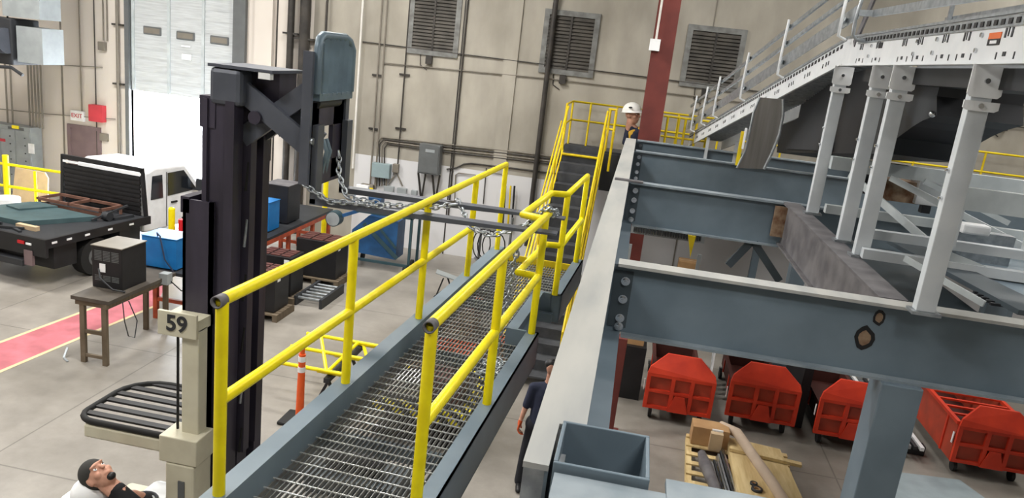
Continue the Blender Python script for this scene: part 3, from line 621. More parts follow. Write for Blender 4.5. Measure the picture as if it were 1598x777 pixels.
a = at(1258, 155, x=2.48); P(MB().ell(a, (.03, .03, .03)).build('bolt', 'chrome'), ch)
# stainless curved end guard
sg = thing('curved_guard', (1.5, 11, 4.3), 'curved stainless steel guard plate below the conveyor bend', 'guard')
prof = [(1150, 262), (1163, 235), (1170, 205), (1176, 175), (1186, 152), (1222, 155), (1222, 180), (1216, 210), (1204, 240), (1192, 264)]
P(MB().prism([at(px, py, y=11) for px, py in prof], (0, .05, 0)).build('plate', 'stainless'), sg)
P(MB().tube([at(px, py, y=10.98) for px, py in prof[5:]], .02, 8).build('rim', 'galv'), sg)
P(MB().tube([at(px, py, y=10.98) for px, py in prof[:5]], .015, 8).build('rim', 'galv'), sg)
P(MB().box(*[v for pr in zip(at(1157, 232, y=10.95), at(1166, 200, y=10.95)) for v in pr][:2], 10.93, 10.96, at(1157, 232, y=10.95).z, at(1166, 200, y=10.95).z).build('sticker', 'white'), sg)
P(MB().bar(at(1150, 258, y=11.02), at(1160, 205, y=11.02), .05, .03, up=(0, 1, 0)).build('edge_strip', 'yellow_far'), sg)
# lower grey framing right of the legs
fr = thing('steel_framework', (4, 8, 4.0), 'light grey bolted steel framework under the conveyor at right', 'frame')
def fbar(a, c, w_, h_, name='rail', m='frame_grey'): P(MB().bar(a, c, w_, h_).build(name, m), fr)
fbar((2.27, 9.5, 4.67), (6.6, 9.5, 4.67), .12, .15)
fbar((2.8, 7.3, 4.70), (6.0, 7.3, 4.70), .10, .2)
fbar((2.27, 9.3, 4.15), (5.6, 9.3, 4.15), .1, .1)
fbar((2.2, 7.58, 4.22), (6.0, 7.58, 4.22), .1, .085, m='leg_grey')
fbar((2.2, 7.35, 4.07), (6.0, 7.2, 4.07), .1, .09, m='leg_grey')
fbar((2.9, 7.3, 4.26), (2.9, 7.3, 4.6), .08, .08, 'post', 'leg_grey')
fbar((3.7, 7.6, 4.2), (3.7, 7.6, 4.6), .09, .09, 'post', 'leg_grey')
fbar((2.35, 8.9, 4.62), (3.0, 7.6, 4.1), .02, .08, 'diagonal')
fbar((2.9, 9.3, 4.6), (4.2, 8.2, 4.1), .02, .07, 'diagonal')
fbar((2.75, 7.3, 4.2), (3.6, 7.3, 3.98), .02, .09, 'diagonal')
fbar((3.3, 9.4, 4.6), (4.3, 9.4, 4.25), .02, .06, 'diagonal')
fbar((2.35, 6.7, 4.2), (2.8, 6.15, 4.04), .02, .05, 'diagonal')
for k in range(5): fbar((2.9, 6.6 - .08 * k, 4.02), (3.4, 6.6 - .08 * k, 4.02), .03, .02, 'slat', 'charcoal')
pl_ = [(2.3, 8.3), (2.9, 8.3), (3.5, 7.0), (3.2, 6.1)]
r = thing('deck_plate', (4.5, 8, 4.0), 'flat slate deck plate with smooth top behind the front cross beam at right', 'deck plate')
P(MB().prism([(x, y, 4.002) for x, y in [(3.35, 6.05), (8.4, 6.05), (8.4, 10.2), (4.2, 10.2), (3.0, 8.4)]], (0, 0, .01)).build('plate', 'slate'), r)
P(MB().prism([(x, y, 4.02) for x, y in [(3.0, 6.05), (3.35, 6.05), (3.0, 8.4), (2.7, 8.3)]], (0, 0, .04)).build('edge_curb', 'slate_dark'), r)
P(MB().prism([(x, y, 3.6) for x, y in [(2.25, 6.2), (3.4, 6.2), (3.4, 10.1), (2.25, 10.1)]], (0, 0, .02)).build('lower_pan', 'slate_dark'), r)
r = thing('machine_cover', (3.2, 8.6, 4.2), 'small white drive motor cover between the grey frame rails', 'cover')
a = at(1500, 355, y=7.9); c = at(1543, 363, y=7.9)
P(MB().box(a.x, c.x, 7.85, 8.0, a.z - .05, a.z + .05).build('cover', 'white', bev=.02), r)
P(MB().box(a.x - .1, c.x + .3, 8.0, 8.15, 4.012, a.z - .04).build('bracket', 'galv'), r)
a = at(1430, 272, y=9.8); c = at(1476, 300, y=9.8)
r = thing('control_cabinet', (a.x, 9.8, c.z), 'white control box between the upper frame rails right of the legs', 'cabinet')
P(MB().box(a.x, c.x, 9.62, 9.95, 4.3, a.z - .02).build('housing', 'white', bev=.01), r)
P(MB().box(a.x + .1, a.x + .2, 9.65, 9.75, 4.2, 4.3).build('gland', 'charcoal'), r)
a = at(1395, 285, y=9.9)
r = thing('motor_unit', (a.x, 9.9, 4.3), 'dark motor with brown gearbox between frame rails beside the white control box', 'motor')
P(MB().box(a.x - .2, a.x + .25, 9.7, 10.0, a.z - .2, a.z + .05).build('gearbox', 'rust'), r)
P(MB().cyl((a.x - .4, 9.8, a.z - .05), (a.x - .2, 9.8, a.z - .05), .12).build('motor', 'charcoal'), r)
r = thing('belt_conveyor', (6.5, 16.5, 3.5), 'long dark topped belt conveyor running across in front of the back platform at right', 'conveyor')
P(MB().box(4.2, 11, 15.5, 16.35, 4.02, 4.07).build('belt', 'tread'), r)
P(MB().box(4.2, 11, 15.45, 15.5, 3.85, 4.1).build('side_channel', 'flange_pale'), r)
for x in (4.6, 7.5, 10.5): P(MB().box(x, x + .1, 15.5, 16.35, 0, 4.02).build('support', 'slate'), r)
# ------------------------------------------------------------------ reach truck with raised mast, carriage and forks
rt = thing('reach_truck', (-3.6, 6.2, 0), 'cream electric reach truck numbered 59 with raised dark mast and forks', 'forklift')
YA, YB = 5.8, 6.52; MX = .07                                  # mast width, mast offset
def rp(b, name, m, bev=0): return P(b.build(name, m, bev=bev), rt)
def mb(): b = MB(); b.M = Matrix.Translation((MX, 0, 0)); return b
b = mb()
for y0, y1 in ((YA, YA + .14), (YB - .14, YB)):
    b.box(-3.76, -3.73, y0, y1, .1, 4.0); b.box(-3.52, -3.49, y0, y1, .1, 4.0); b.box(-3.76, -3.49, y0 if y0 == YA else y1 - .03, y0 + .03 if y0 == YA else y1, .1, 4.0)
b.box(-3.78, -3.7, YA, YB, 3.88, 4.02); b.box(-3.76, -3.49, YA, YB, .1, .25)
rp(b, 'outer_mast', 'mast')
b = mb()
for y0, y1 in ((YA + .02, YA + .17), (YB - .2, YB - .06)):
    b.box(-3.6, -3.56, y0, y1, .5, 4.86); b.box(-3.4, -3.32, y0, y1, .5, 4.86); b.box(-3.56, -3.4, y0 + .03, y0 + .07, .5, 4.86)
b.box(-3.64, -3.5, YA + .04, YB - .06, 4.62, 4.88)
rp(b, 'middle_mast', 'mast')
b = mb()
for y0, y1 in ((YA + .2, YA + .3), (YB - .3, YB - .2)): b.box(-3.48, -3.26, y0, y1, 1.6, 5.1)
b.box(-3.44, -3.36, YA + .27, YB - .27, .3, 5.0)
rp(b, 'inner_mast', 'mast')
b = mb(); b.box(-3.55, -3.27, YA + .02, YB - .05, 4.82, 5.12); rp(b, 'mast_head', 'mast2', .04)
b = mb(); b.box(-3.56, -3.0, YA + .02, YB - .1, 5.12, 5.145); rp(b, 'head_plate', 'mast2')
b = mb(); b.box(-3.12, -3.02, YA + .02, YA + .08, 5.07, 5.125); rp(b, 'sticker', 'white')
b = mb(); b.box(-3.27, -3.05, YA + .25, YB - .15, 4.85, 5.12); rp(b, 'reach_cylinder_mount', 'mast')
for yy in (6.05, 6.27):
    b = mb(); b.cyl((-3.43, yy, .4), (-3.43, yy, 4.8), .05); rp(b, 'lift_cylinder', 'charcoal')
for k in range(9):
    b = mb(); b.tube([(-3.3, YA + .2, .6 + k * .5), (-3.28, YA + .21, .85 + k * .5)], .014, 8); rp(b, 'hose_clip', 'galv' if k % 3 == 0 else 'rubber')
for yy in (YA + .14, YB - .3):                                 # scissor arms
    q = [at(px, py, y=YA + .14) for px, py in ((368, 132), (478, 226), (372, 216), (478, 142))]
    q = [Vector((p.x, yy, p.z)) for p in q]
    rp(MB().bar(q[0], q[1], .05, .17), 'scissor_arm', 'mast2')
    for p in q[2:]: p.y += .07
    rp(MB().bar(q[2], q[3], .05, .16), 'scissor_arm', 'mast2')
    pc = at(402, 183, y=YA + .14); rp(MB().cyl((pc.x, yy - .06, pc.z), (pc.x, yy + .14, pc.z), .055), 'pivot_pin', 'mast')
rp(MB().cyl((pc.x, YA + .14, pc.z), (pc.x, YB - .2, pc.z), .04), 'pivot_shaft', 'mast')
rp(MB().cyl((-3.12, 6.1, 4.95), (pc.x + .1, 6.1, pc.z + .05), .045), 'reach_cylinder', 'galv')
# carriage
CXx = -2.62; KA, KB = 5.85, 6.66
rp(MB().box(CXx - .06, CXx + .02, KA - .02, KA + .02, 4.26, 5.33), 'side_upright', 'mast2')
rp(MB().box(CXx - .05, CXx + .02, KB - .08, KB, 4.28, 4.95), 'side_upright', 'mast2')
rp(MB().box(CXx - .04, CXx + .0, KA + .08, KA + .2, 4.25, 4.92).box(CXx - .04, CXx, KB - .3, KB - .08, 4.25, 4.92).box(CXx - .04, CXx, KA + .08, KB - .08, 4.72, 4.92).box(CXx - .04, CXx, KA + .08, KB - .08, 4.22, 4.42), 'carriage_plate', 'mast')
rp(MB().box(CXx - .02, CXx + .05, KA + .08, KB - .02, 4.94, 5.0), 'backrest_sill', 'backrest')
rp(MB().cyl((CXx - .02, KA + .15, 5.04 - .12), (CXx - .02, KB - .2, 4.92), .05), 'side_shift_cylinder', 'charcoal')
b = MB(); n = 7
for k in range(n):
    yy = KA + .12 + (KB - KA - .2) * k / (n - 1)
    b.tube([(CXx + .04, yy, 5.0), (CXx + .04, yy, 5.42), (CXx + .0, yy, 5.5)], .022, 8)
for k in range(n): rp(MB().bar((CXx + .03, KA + .12 + (KB - KA - .2) * k / (n - 1), 4.98), (CXx + .03, KA + .12 + (KB - KA - .2) * k / (n - 1), 5.44 if 0 < k < n - 1 else 5.4), .014, .05, up=(1.1, .75, 0)), 'backrest_slat', 'backrest')
rp(MB().tube([(CXx + .03, KA + .06, 5.0), (CXx + .03, KA + .06, 5.36), (CXx + .02, KA + .1, 5.43), (CXx + .01, KA + .18, 5.46), (CXx + .01, KB - .16, 5.46), (CXx + .02, KB - .08, 5.43), (CXx + .03, KB - .03, 5.36), (CXx + .03, KB - .03, 5.0)], .035, 10), 'backrest_frame', 'backrest')
rp(MB().cyl((CXx + .02, KA + .02, 4.62), (CXx + .04, KA + .02, 4.62), .03), 'bolt', 'galv')
rp(MB().tube([(CXx - .02, 6.2, 4.3), (CXx + .02, 6.2, 4.5), (CXx - .02, 6.2, 4.6)], .02, 8).tube([(CXx - .02, 6.27, 4.3), (CXx + .02, 6.27, 4.5), (CXx - .02, 6.27, 4.6)], .02, 8), 'hose', 'backrest')
for k, yy in enumerate((5.95, 6.58)):
    rp(MB().box(CXx + .02, CXx + .07, yy - .06, yy + .06, 4.1, 4.75).prism([(CXx + .02, yy - .06, 4.09), (CXx + .02, yy - .06, 4.14), (-1.4, yy - .06, 4.145), (-.52, yy - .06, 4.15), (-.52, yy - .06, 4.135), (-1.4, yy - .06, 4.105)], (0, .12, 0)), 'fork', 'mast2')
HC0 = at(153, 742, z=1.55)
# cream body
rp(MB().box(-3.58, -3.42, 5.62, 5.76, 1.9, 2.92), 'cream_post', 'cream', .01)
rp(MB().box(-3.78, -3.42, 5.58, 5.61, 2.84, 3.06), 'number_plate', 'cream', .005)
text('number', '59', (-3.6, 5.575, 2.955), .2, 'charcoal', rt, bold=.004)
rp(MB().box(-3.76, -3.42, 5.61, 6.3, 2.9, 3.0), 'cross_head', 'cream')
rp(MB().cyl((-3.64, 5.66, 1.9), (-3.64, 5.66, 2.9), .012, 8), 'rod', 'black')
GX0, GX1, GY0, GY1, GZ = -4.58, -3.66, 5.55, 6.45, 1.9
def rrect(x0, x1, y0, y1, r, z, n=5):
    pts = []
    for cx_, cy_, a0 in ((x1 - .03, y0 + .03, -90), (x1 - .03, y1 - .03, 0), (x0 + r, y1 - r, 90), (x0 + r * .5, y0 + r * .5, 180)):
        rr = {-90: .03, 0: .03, 90: r, 180: r * .5}[a0]
        for k in range(n + 1): t = math.radians(a0 + 90 * k / n); pts.append((cx_ + rr * math.cos(t), cy_ + rr * math.sin(t), z))
    return pts
rp(MB().tube(rrect(GX0, GX1, GY0, GY1, .35, GZ), .028, 8, closed=True), 'overhead_guard', 'rubber')
for k in range(6):
    yy = GY0 + .13 + k * .145; x0 = GX0 + (.0 if k < 4 else (.07, .2)[k - 4]); rp(MB().box(x0, GX1, yy - .033, yy + .033, GZ - .01, GZ + .01), 'guard_slat', 'black')
rp(MB().box(GX0 + .1, GX1, GY0 - .02, GY0 + .03, GZ - .16, GZ - .03).box(GX1 - .05, GX1 + .02, GY0, GY1, GZ - .16, GZ - .03), 'guard_skirt', 'cream', .02)
rp(MB().box(-3.72, -3.36, 5.5, 5.78, 1.68, 1.93), 'mast_bracket', 'cream', .01)
rp(MB().box(-3.66, -3.38, 5.5, 5.78, .2, 1.68), 'front_tower', 'cream', .02)
rp(MB().box(-3.53, -3.47, 5.49, 5.5, 1.3, 1.52), 'vent_plate', 'grey_box')
rp(MB().box(-4.8, -3.62, 5.75, 6.6, .15, .6), 'chassis', 'cream', .04)
rp(MB().box(-4.02, -3.7, 5.4, 5.9, .6, 1.22), 'console', 'white', .06)
rp(MB().tube([(-3.88 + .12 * math.cos(2 * PI * k / 16), 5.5 + .12 * math.sin(2 * PI * k / 16), 1.25) for k in range(16)], .015, 8, closed=True), 'steering_wheel', 'charcoal')
rp(MB().box(-3.9, -2.2, 5.35, 5.5, .05, .25).box(-3.9, -2.2, 6.95, 7.1, .05, .25), 'load_leg', 'cream')
for x, y in ((-2.3, 5.42), (-2.3, 7.02), (-4.9, 5.6), (-4.9, 6.5)): rp(MB().cyl((x, y - .06, .14), (x, y + .06, .14), .14), 'wheel', 'rubber')
rp(MB().ell((HC0.x - .08, HC0.y + .03, HC0.z - .19), (.17, .19, .14)), 'headrest', 'white')
# seat behind the operator
rp(MB().box(-4.5, -4.0, 5.2, 5.7, .6, .72), 'seat', 'charcoal', .05)
rp(MB().prism([(-4.5, 5.15, .7), (-4.3, 5.15, .72), (-4.25, 5.15, 1.1), (-4.3, 5.15, 1.36), (-4.45, 5.15, 1.36)], (0, .42, 0)), 'seat_back', 'white', .05)
# ------------------------------------------------------------------ chains
def chain(pts, label, link=.07, r=.008):
    P_ = [Vector(p) for p in pts]; b = MB(); d = [0]
    for i in range(1, len(P_)): d.append(d[-1] + (P_[i] - P_[i - 1]).length)
    t = 0; k = 0
    def pos(t):
        for i in range(1, len(P_)):
            if t <= d[i]: return P_[i - 1].lerp(P_[i], (t - d[i - 1]) / max(1e-6, d[i] - d[i - 1]))
        return P_[-1]
    while t < d[-1]:
        c = pos(t); dr_ = (pos(min(t + .02, d[-1])) - pos(max(0, t - .02)))
        if dr_.length < 1e-5: dr_ = Vector((1, 0, 0))
        dr_.normalize(); u = dr_.orthogonal().normalized(); q = dr_.cross(u); side_ = (u + q).normalized() if k % 2 else (u - q).normalized()
        b.tube([c + dr_ * (link * .5 * math.cos(2 * PI * j / 10)) + side_ * (link * .3 * math.sin(2 * PI * j / 10)) for j in range(10)], r, 5, closed=True)
        t += link * .72; k += 1
    return tag(b.build('chain', 'galv'), label, 'chain')
chain([(-2.47, 6.15, 4.5), (-2.42, 6.05, 4.35), (-2.3, 5.95, 4.19), (-2.0, 6.0, 4.16), (-1.6, 6.1, 4.17), (-1.45, 6.2, 4.2)], 'steel chain hanging from the fork carriage and lying along the forks')
chain([(-2.62, 5.85, 4.25), (-2.4, 5.84, 4.15), (-2.2, 5.88, 4.165), (-1.95, 5.9, 4.165)], 'short chain loop beside the heel of the near fork')
chain([(-.75, 6.15, 4.2), (-.66, 6.3, 4.28), (-.58, 6.42, 4.2), (-.66, 6.5, 4.16), (-.72, 6.3, 4.14), (-.64, 6.22, 4.28), (-.58, 6.35, 4.24)], 'chain wrapped round the open end of the right handrail')
chain([(-.76, 5.6, 4.15), (-.8, 5.65, 3.9), (-.82, 5.7, 3.6), (-.86, 5.75, 3.3), (-.88, 5.8, 3.09)], 'chain hanging straight down from the right handrail to the grating')
cl = []
for k in range(26): cl.append((-.82 + .12 * math.cos(k * 1.9) * (.5 + .5 * math.sin(k)), 5.45 + .17 * math.sin(k * 1.3), 3.1 + .01 * (k % 3)))
chain(cl, 'small heap of chain lying on the catwalk grating')
chain([(-1.5, 6.6, 4.16), (-1.3, 6.3, 4.0), (-1.1, 6.25, 3.97), (-.9, 6.3, 4.05), (-.75, 6.4, 4.14)], 'slack chain drooping between the forks near the stairs')
# ------------------------------------------------------------------ flatbed truck
tr = thing('flatbed_truck', (-10.86, 12.58, 0), 'white crew cab truck with black flatbed facing the bright open door', 'truck', rz=-math.atan2(.31, 2.67))
def tp(b, n_, m, bev=0):
    o = b.build(n_, m, bev=bev); o.parent = tr; return o
tp(MB().box(-2.45, 0, 0, 2.72, .93, 1.0), 'bed', 'charcoal')
tp(MB().box(-.03, .02, 0, 2.75, .84, 1.02).box(-2.47, .02, -.04, .02, .66, 1.02).box(-2.47, -2.42, 0, 2.75, .84, 1.02), 'bed_rail', 'black')
for y in (.1, .45, .9, 1.5, 2.1): tp(MB().box(.02, .03, y, y + .12, .92, .96), 'marker_strip', 'white')
for x in (-.45, -1.6): tp(MB().box(x, x + .13, -.055, -.04, .86, .9), 'marker_strip', 'white')
for x in (-.65, -1.9): tp(MB().box(x, x + .16, -.06, -.04, .86, .92), 'tail_light', 'lamp_red')
tp(MB().box(-1.75, -1.35, -.07, -.04, .55, .72), 'licence_plate', 'white')
tp(MB().box(-2.0, -.5, -.1, .1, .42, .54), 'rear_bumper', 'charcoal'); tp(MB().box(-.5, -.3, -.06, .0, .45, .75), 'mud_flap', 'door_brown')
b = MB(); b.box(-2.38, -.12, 2.66, 2.72, 2.0, 2.1); b.prism([(-.02, 2.66, 1.0), (-.1, 2.66, 1.0), (-.2, 2.66, 2.05), (-.12, 2.66, 2.1)], (0, .06, 0)); b.prism([(-2.43, 2.66, 1.0), (-2.35, 2.66, 1.0), (-2.3, 2.66, 2.05), (-2.38, 2.66, 2.1)], (0, .06, 0))
tp(b, 'headboard_frame', 'black')
b = MB(); b.box(-2.3, -.2, 2.68, 2.69, 1.0, 1.9)
for k in range(9): b.box(-2.3, -.2, 2.66, 2.7, 1.02 + .1 * k, 1.08 + .1 * k)
tp(b, 'headboard_mesh', 'black')
tp(MB().box(-2.32, -.16, 2.655, 2.67, 1.93, 1.98), 'light_bar', 'white')
cb = MB()                                                           # cab profile in local y,z, extruded over x
prof = [(2.85, .55), (2.85, 1.25), (2.95, 1.95), (3.2, 2.03), (4.2, 2.0), (4.75, 1.42), (6.2, 1.3), (6.4, 1.1), (6.4, .55)]
tp(cb.prism([(-.25, y, z) for y, z in prof], (-1.95, 0, 0)), 'cab', 'white', .05)
tp(MB().prism([(-.245, y, z) for y, z in [(3.05, 1.3), (3.45, 1.3), (3.42, 1.85), (3.1, 1.85)]], (.01, 0, 0)), 'rear_door_window', 'glass_dark', .01)
tp(MB().prism([(-.245, y, z) for y, z in [(3.6, 1.32), (4.62, 1.35), (4.15, 1.88), (3.6, 1.87)]], (.01, 0, 0)), 'front_door_window', 'glass_dark', .01)
tp(MB().prism([(-.24, y, z) for y, z in [(3.55, .6), (3.57, .6), (3.57, 1.9), (3.55, 1.9)]], (.01, 0, 0)), 'door_seam', 'grey_box')
tp(MB().cyl((-.23, 3.72, 1.15), (-.23, 3.9, 1.15), .025), 'door_handle', 'black')
tp(MB().box(-.24, .0, 4.45, 4.5, 1.35, 1.4).box(-.12, .08, 4.42, 4.55, 1.36, 1.66), 'mirror', 'charcoal', .02)
tp(MB().prism([(-.3, 4.23, 1.95), (-2.1, 4.23, 1.95), (-2.1, 4.72, 1.45), (-.3, 4.72, 1.45)], (0, .01, .015)), 'windscreen', 'glass_dark')
b = MB()
for k in range(14):
    t = 2 * PI * k / 14; b.box(-.245, -.238, 4.3 + .16 * math.cos(t) - .03, 4.3 + .16 * math.cos(t) + .03, 1.0 + .14 * math.sin(t) - .03, 1.0 + .14 * math.sin(t) + .03)
b.box(-.245, -.238, 4.24, 4.5, .97, 1.02); tp(b, 'door_logo', 'sign_red')
for y, x in ((1.25, -.18), (1.25, -2.27), (5.5, -.35), (5.5, -2.1)):
    wh = tp(MB().cyl((x - .13, y, .4), (x + .13, y, .4), .4, 28), 'wheel', 'rubber', .03); h_ = MB().cyl((x - .135, y, .4), (x + .135, y, .4), .2, 20).build('hub', 'grey_box'); h_.parent = wh
tp(MB().box(-1.9, -.6, .1, 6.2, .5, .7), 'chassis', 'black'); tp(MB().box(-.65, -.15, 2.0, 2.6, .4, .84), 'tool_box', 'charcoal'); tp(MB().box(-.62, -.1, .25, .8, .35, .84), 'tool_box', 'black')
def T(x, y, z): return Matrix.Translation((-10.86, 12.58, 0)) @ Matrix.Rotation(-math.atan2(.31, 2.67), 4, 'Z') @ Vector((x, y, z))
def onbed(name, label, cat, b, m, parts=()):
    p = T(-1, 1, 1.0); r = thing(name, p, label, cat, rz=-math.atan2(.31, 2.67))
    for bb, nn, mm in [(b,) + m] + list(parts):
        o = bb.build(nn, mm); o.parent = r; o.location = (1, -1, -1.0)
    return r
onbed('angle_iron_grid', 'rusty brown angle-iron frame lying on the flatbed against the headboard', 'frame',
      MB().box(-2.3, -.55, 1.9, 1.95, 1.16, 1.22).box(-2.3, -.55, 2.5, 2.55, 1.16, 1.22).box(-2.3, -2.25, 1.9, 2.55, 1.16, 1.22).box(-.6, -.55, 1.9, 2.55, 1.16, 1.22).box(-1.45, -1.4, 1.9, 2.55, 1.16, 1.22), ('top_frame', 'frame_brown'),
      [(MB().box(-2.28, -2.24, 1.92, 1.96, 1.002, 1.16).box(-.62, -.57, 1.92, 1.96, 1.002, 1.16).box(-2.28, -2.24, 2.5, 2.54, 1.002, 1.16).box(-.62, -.57, 2.5, 2.54, 1.002, 1.16).box(-2.25, -.6, 1.93, 1.94, 1.05, 1.12), 'legs', 'frame_brown')])
onbed('sheet_metal', 'stack of dark green grey steel sheets lying across the flatbed', 'metal sheets',
      MB().prism([(-2.75, .5, 1.002), (-1.15, .5, 1.002), (-.5, 1.75, 1.002), (-2.4, 1.85, 1.002)], (0, 0, .1)), ('sheets', 'sheet_green'),
      [(MB().prism([(-2.35, 1.2, 1.1), (-1.9, 1.1, 1.1), (-1.6, 1.8, 1.1), (-2.2, 1.85, 1.1)], (0, 0, .04)), 'top_sheet', 'sheet_green')])
onbed('timber_block', 'short pale timber block on the flatbed in front of the steel sheets', 'timber', MB().box(-1.15, -.65, .36, .46, 1.002, 1.09), ('block', 'tan'))
onbed('scrap_steel', 'loose dark steel offcuts scattered at the rear of the flatbed', 'scrap metal',
      MB().bar((-2.3, .2, 1.03), (-1.5, .35, 1.03), .05, .05).bar((-2.1, .12, 1.02), (-1.2, .22, 1.02), .07, .03).bar((-1.5, .1, 1.03), (-.9, .32, 1.03), .05, .05).bar((-2.35, .3, 1.05), (-2.0, .4, 1.05), .14, .08).bar((-1.2, .3, 1.02), (-.8, .15, 1.02), .06, .04), ('offcuts', 'charcoal'))
onbed('cable_reel', 'tangle of machinery parts beside the rusty frame on the flatbed', 'machine parts', MB().cyl((-.45, 1.9, 1.1), (-.3, 1.9, 1.1), .1).bar((-.5, 1.6, 1.04), (-.2, 2.3, 1.3), .04, .04).bar((-.3, 2.0, 1.03), (-.25, 2.5, 1.03), .1, .06), ('parts', 'charcoal'))
# yellow railing left of truck, plywood, cooler
r = thing('guard_railing', (-12.5, 14, 0), 'yellow pipe guard railing on the far left beyond the flatbed', 'railing')
y_ = 16.2
q = [at(px, py, y=y_) for px, py in ((-60, 250), (-60, 286), (124, 269), (124, 301), (8, 242), (54, 263))]
for z in ((q[0].z + q[2].z) / 2, (q[1].z + q[3].z) / 2): P(MB().cyl((q[0].x, y_, z), (q[2].x, y_, z), .035).build('rail', 'yellow'), r)
P(MB().cyl((q[4].x, y_, 0), (q[4].x, y_, q[4].z), .07).build('bollard_post', 'yellow'), r)
P(MB().cyl((q[5].x, y_, 0), (q[5].x, y_, q[0].z), .035).build('post', 'yellow'), r); P(MB().cyl((q[2].x, y_, 0), (q[2].x, y_, q[0].z), .035).build('post', 'yellow'), r)
a = at(18, 262, y=17.2); c = at(72, 320, y=17.2)
r = thing('plywood_sheet', (a.x, 17.2, 0), 'tan plywood sheet leaning behind the yellow railing', 'board')
P(MB().prism([(a.x, 17.1, 0), (c.x + .1, 17.1, 0), (c.x, 17.3, a.z - .15), (c.x - .1, 17.32, a.z - .02), (a.x, 17.32, a.z)], (0, .03, 0)).build('sheet', 'tan'), r)
a = at(10, 326, y=15.5); r = thing('barrel', (a.x, 15.5, 0), 'white plastic barrel with blue label at the left edge behind the truck', 'barrel')
P(MB().cyl((a.x, 15.5, 0), (a.x, 15.5, a.z + .28), .3, 28).build('drum', 'white', bev=.03), r); P(MB().cyl((a.x, 15.5, a.z + .0), (a.x, 15.5, a.z + .16), .305, 28).build('label_band', 'blue_box'), r)
# fire extinguisher post by the door
r = thing('bollard', (-8.9, 15.9, 0), 'yellow bollard beside the truck cab', 'bollard')
a = at(268, 350, z=1.0)
r.location = (a.x, a.y, 0); P(MB().cyl((a.x, a.y, 0), (a.x, a.y, 1.35), .07).build('post', 'yellow'), r); P(MB().ell((a.x, a.y, 1.35), (.07, .07, .04)).build('cap', 'yellow'), r)
r = thing('fire_extinguisher', (a.x + .25, a.y, 0), 'dark red fire extinguisher on a stand right of the yellow bollard', 'fire extinguisher')
P(MB().cyl((a.x + .25, a.y, .6), (a.x + .25, a.y, 1.15), .08).build('cylinder', 'lamp_red', bev=.02), r); P(MB().cyl((a.x + .25, a.y, 0), (a.x + .25, a.y, .6), .02).build('stand', 'charcoal'), r)
P(MB().tube([(a.x + .25, a.y, 1.2), (a.x + .33, a.y - .05, 1.15), (a.x + .34, a.y - .05, .8)], .015, 8).build('hose', 'rubber'), r)
# ------------------------------------------------------------------ charger benches
bn = thing('work_bench', (-8, 10.4, 0), 'wood-topped steel bench at near end of the charger line', 'bench')
P(MB().box(-8.25, -7.6, 10.0, 11.75, 1.05, 1.11).build('top', 'wood_top'), bn)
P(MB().box(-8.2, -7.65, 10.03, 10.07, .97, 1.05).box(-7.68, -7.63, 10.0, 11.7, .97, 1.05).build('apron', 'wood'), bn)
for x in (-8.1, -7.72): 
    P(MB().box(x - .04, x + .04, 10.04, 10.1, .0, .97).build('leg', 'wood'), bn)
for x in (-8.1, -7.72): P(MB().box(x - .04, x + .04, 11.6, 11.66, 0, .97).build('leg', 'wood'), bn)
P(MB().box(-8.08, -7.72, 10.05, 10.09, .5, .56).box(-8.08, -7.72, 10.05, 10.09, .1, .15).build('stretcher', 'wood'), bn)
bn = thing('charger_bench', (-7.9, 15, 0), 'long dark-topped bench with orange steel legs holding battery chargers', 'bench')
P(MB().box(-8.35, -7.42, 11.78, 18.3, 1.03, 1.09).build('top', 'charcoal'), bn)
P(MB().box(-7.46, -7.42, 11.78, 18.3, .93, 1.03).build('apron', 'orange_dk'), bn)
for y in (12.2, 14.3, 15.9, 17.2, 18.2):
    P(MB().box(-7.52, -7.44, y - .04, y + .04, 0, .95).build('leg', 'orange_dk'), bn); P(MB().box(-8.33, -8.25, y - .04, y + .04, 0, 1.03).build('leg', 'orange_dk'), bn)
    P(MB().box(-8.25, -7.52, y - .03, y + .03, .35, .42).build('stretcher', 'orange_dk'), bn)
def charger(x0, x1, y0, y1, z1, m, label, top=None, vents=True, z0=1.11):
    r = thing('battery_charger', ((x0 + x1) / 2, (y0 + y1) / 2, z0), label, 'battery charger')
    P(MB().box(x0, x1, y0, y1, z0, z1).build('housing', m, bev=.012), r)
    P(MB().box(x0 - .01, x1 + .01, y0 - .01, y1 + .01, z1, z1 + .015).build('lid', top or m), r)
    if vents:
        b = MB()
        for k in range(3):
            for j in range(7):
                xx = x0 + .05 + k * (x1 - x0 - .08) / 3; b.box(xx, xx + (x1 - x0) / 3 - .05, y0 - .004, y0, z1 - .08 - .025 * j, z1 - .068 - .025 * j)
                if j < 4: b.box(xx, xx + (x1 - x0) / 3 - .05, y0 - .004, y0, z0 + .2 - .025 * j, z0 + .212 - .025 * j)
        P(b.build('vent_slots', 'grey_box'), r)
        P(MB().box(x0 + .14, x0 + .24, y0 - .008, y0, z1 - .42, z1 - .28).build('nameplate', 'white'), r)
        P(MB().tube([(x0 + .12, y0, z0 + .32), (x0 + .22, y0 - .1, z0 + .2), (x0 + .45, y0 - .12, z0 + .05), (x0 + .62, y0 - .05, z0 + .02)], .015, 8).build('cable', 'charcoal'), r)
        P(MB().tube([(x0, y0 + .1, z1 - .1), (x0 - .04, y0 + .05, z1 - .25), (x0, y0 + .08, z1 - .4)], .012, 8).build('handle', 'charcoal'), r)
    return r
charger(-8.26, -7.73, 10.5, 11.12, 1.8, 'black', 'black vented battery charger on the near wood-topped bench', 'pipe_mid')
r = charger(-8.33, -7.66, 11.85, 12.4, 1.66, 'blue_box', 'large blue battery charger beside the black one', vents=False)
P(MB().tube([(-8.05, 11.9, 1.68), (-8.03, 11.85, 1.75), (-7.95, 11.82, 1.7), (-7.85, 11.8, 1.3), (-7.68, 11.8, 1.1)], .012, 8).build('cable', 'navy'), r)
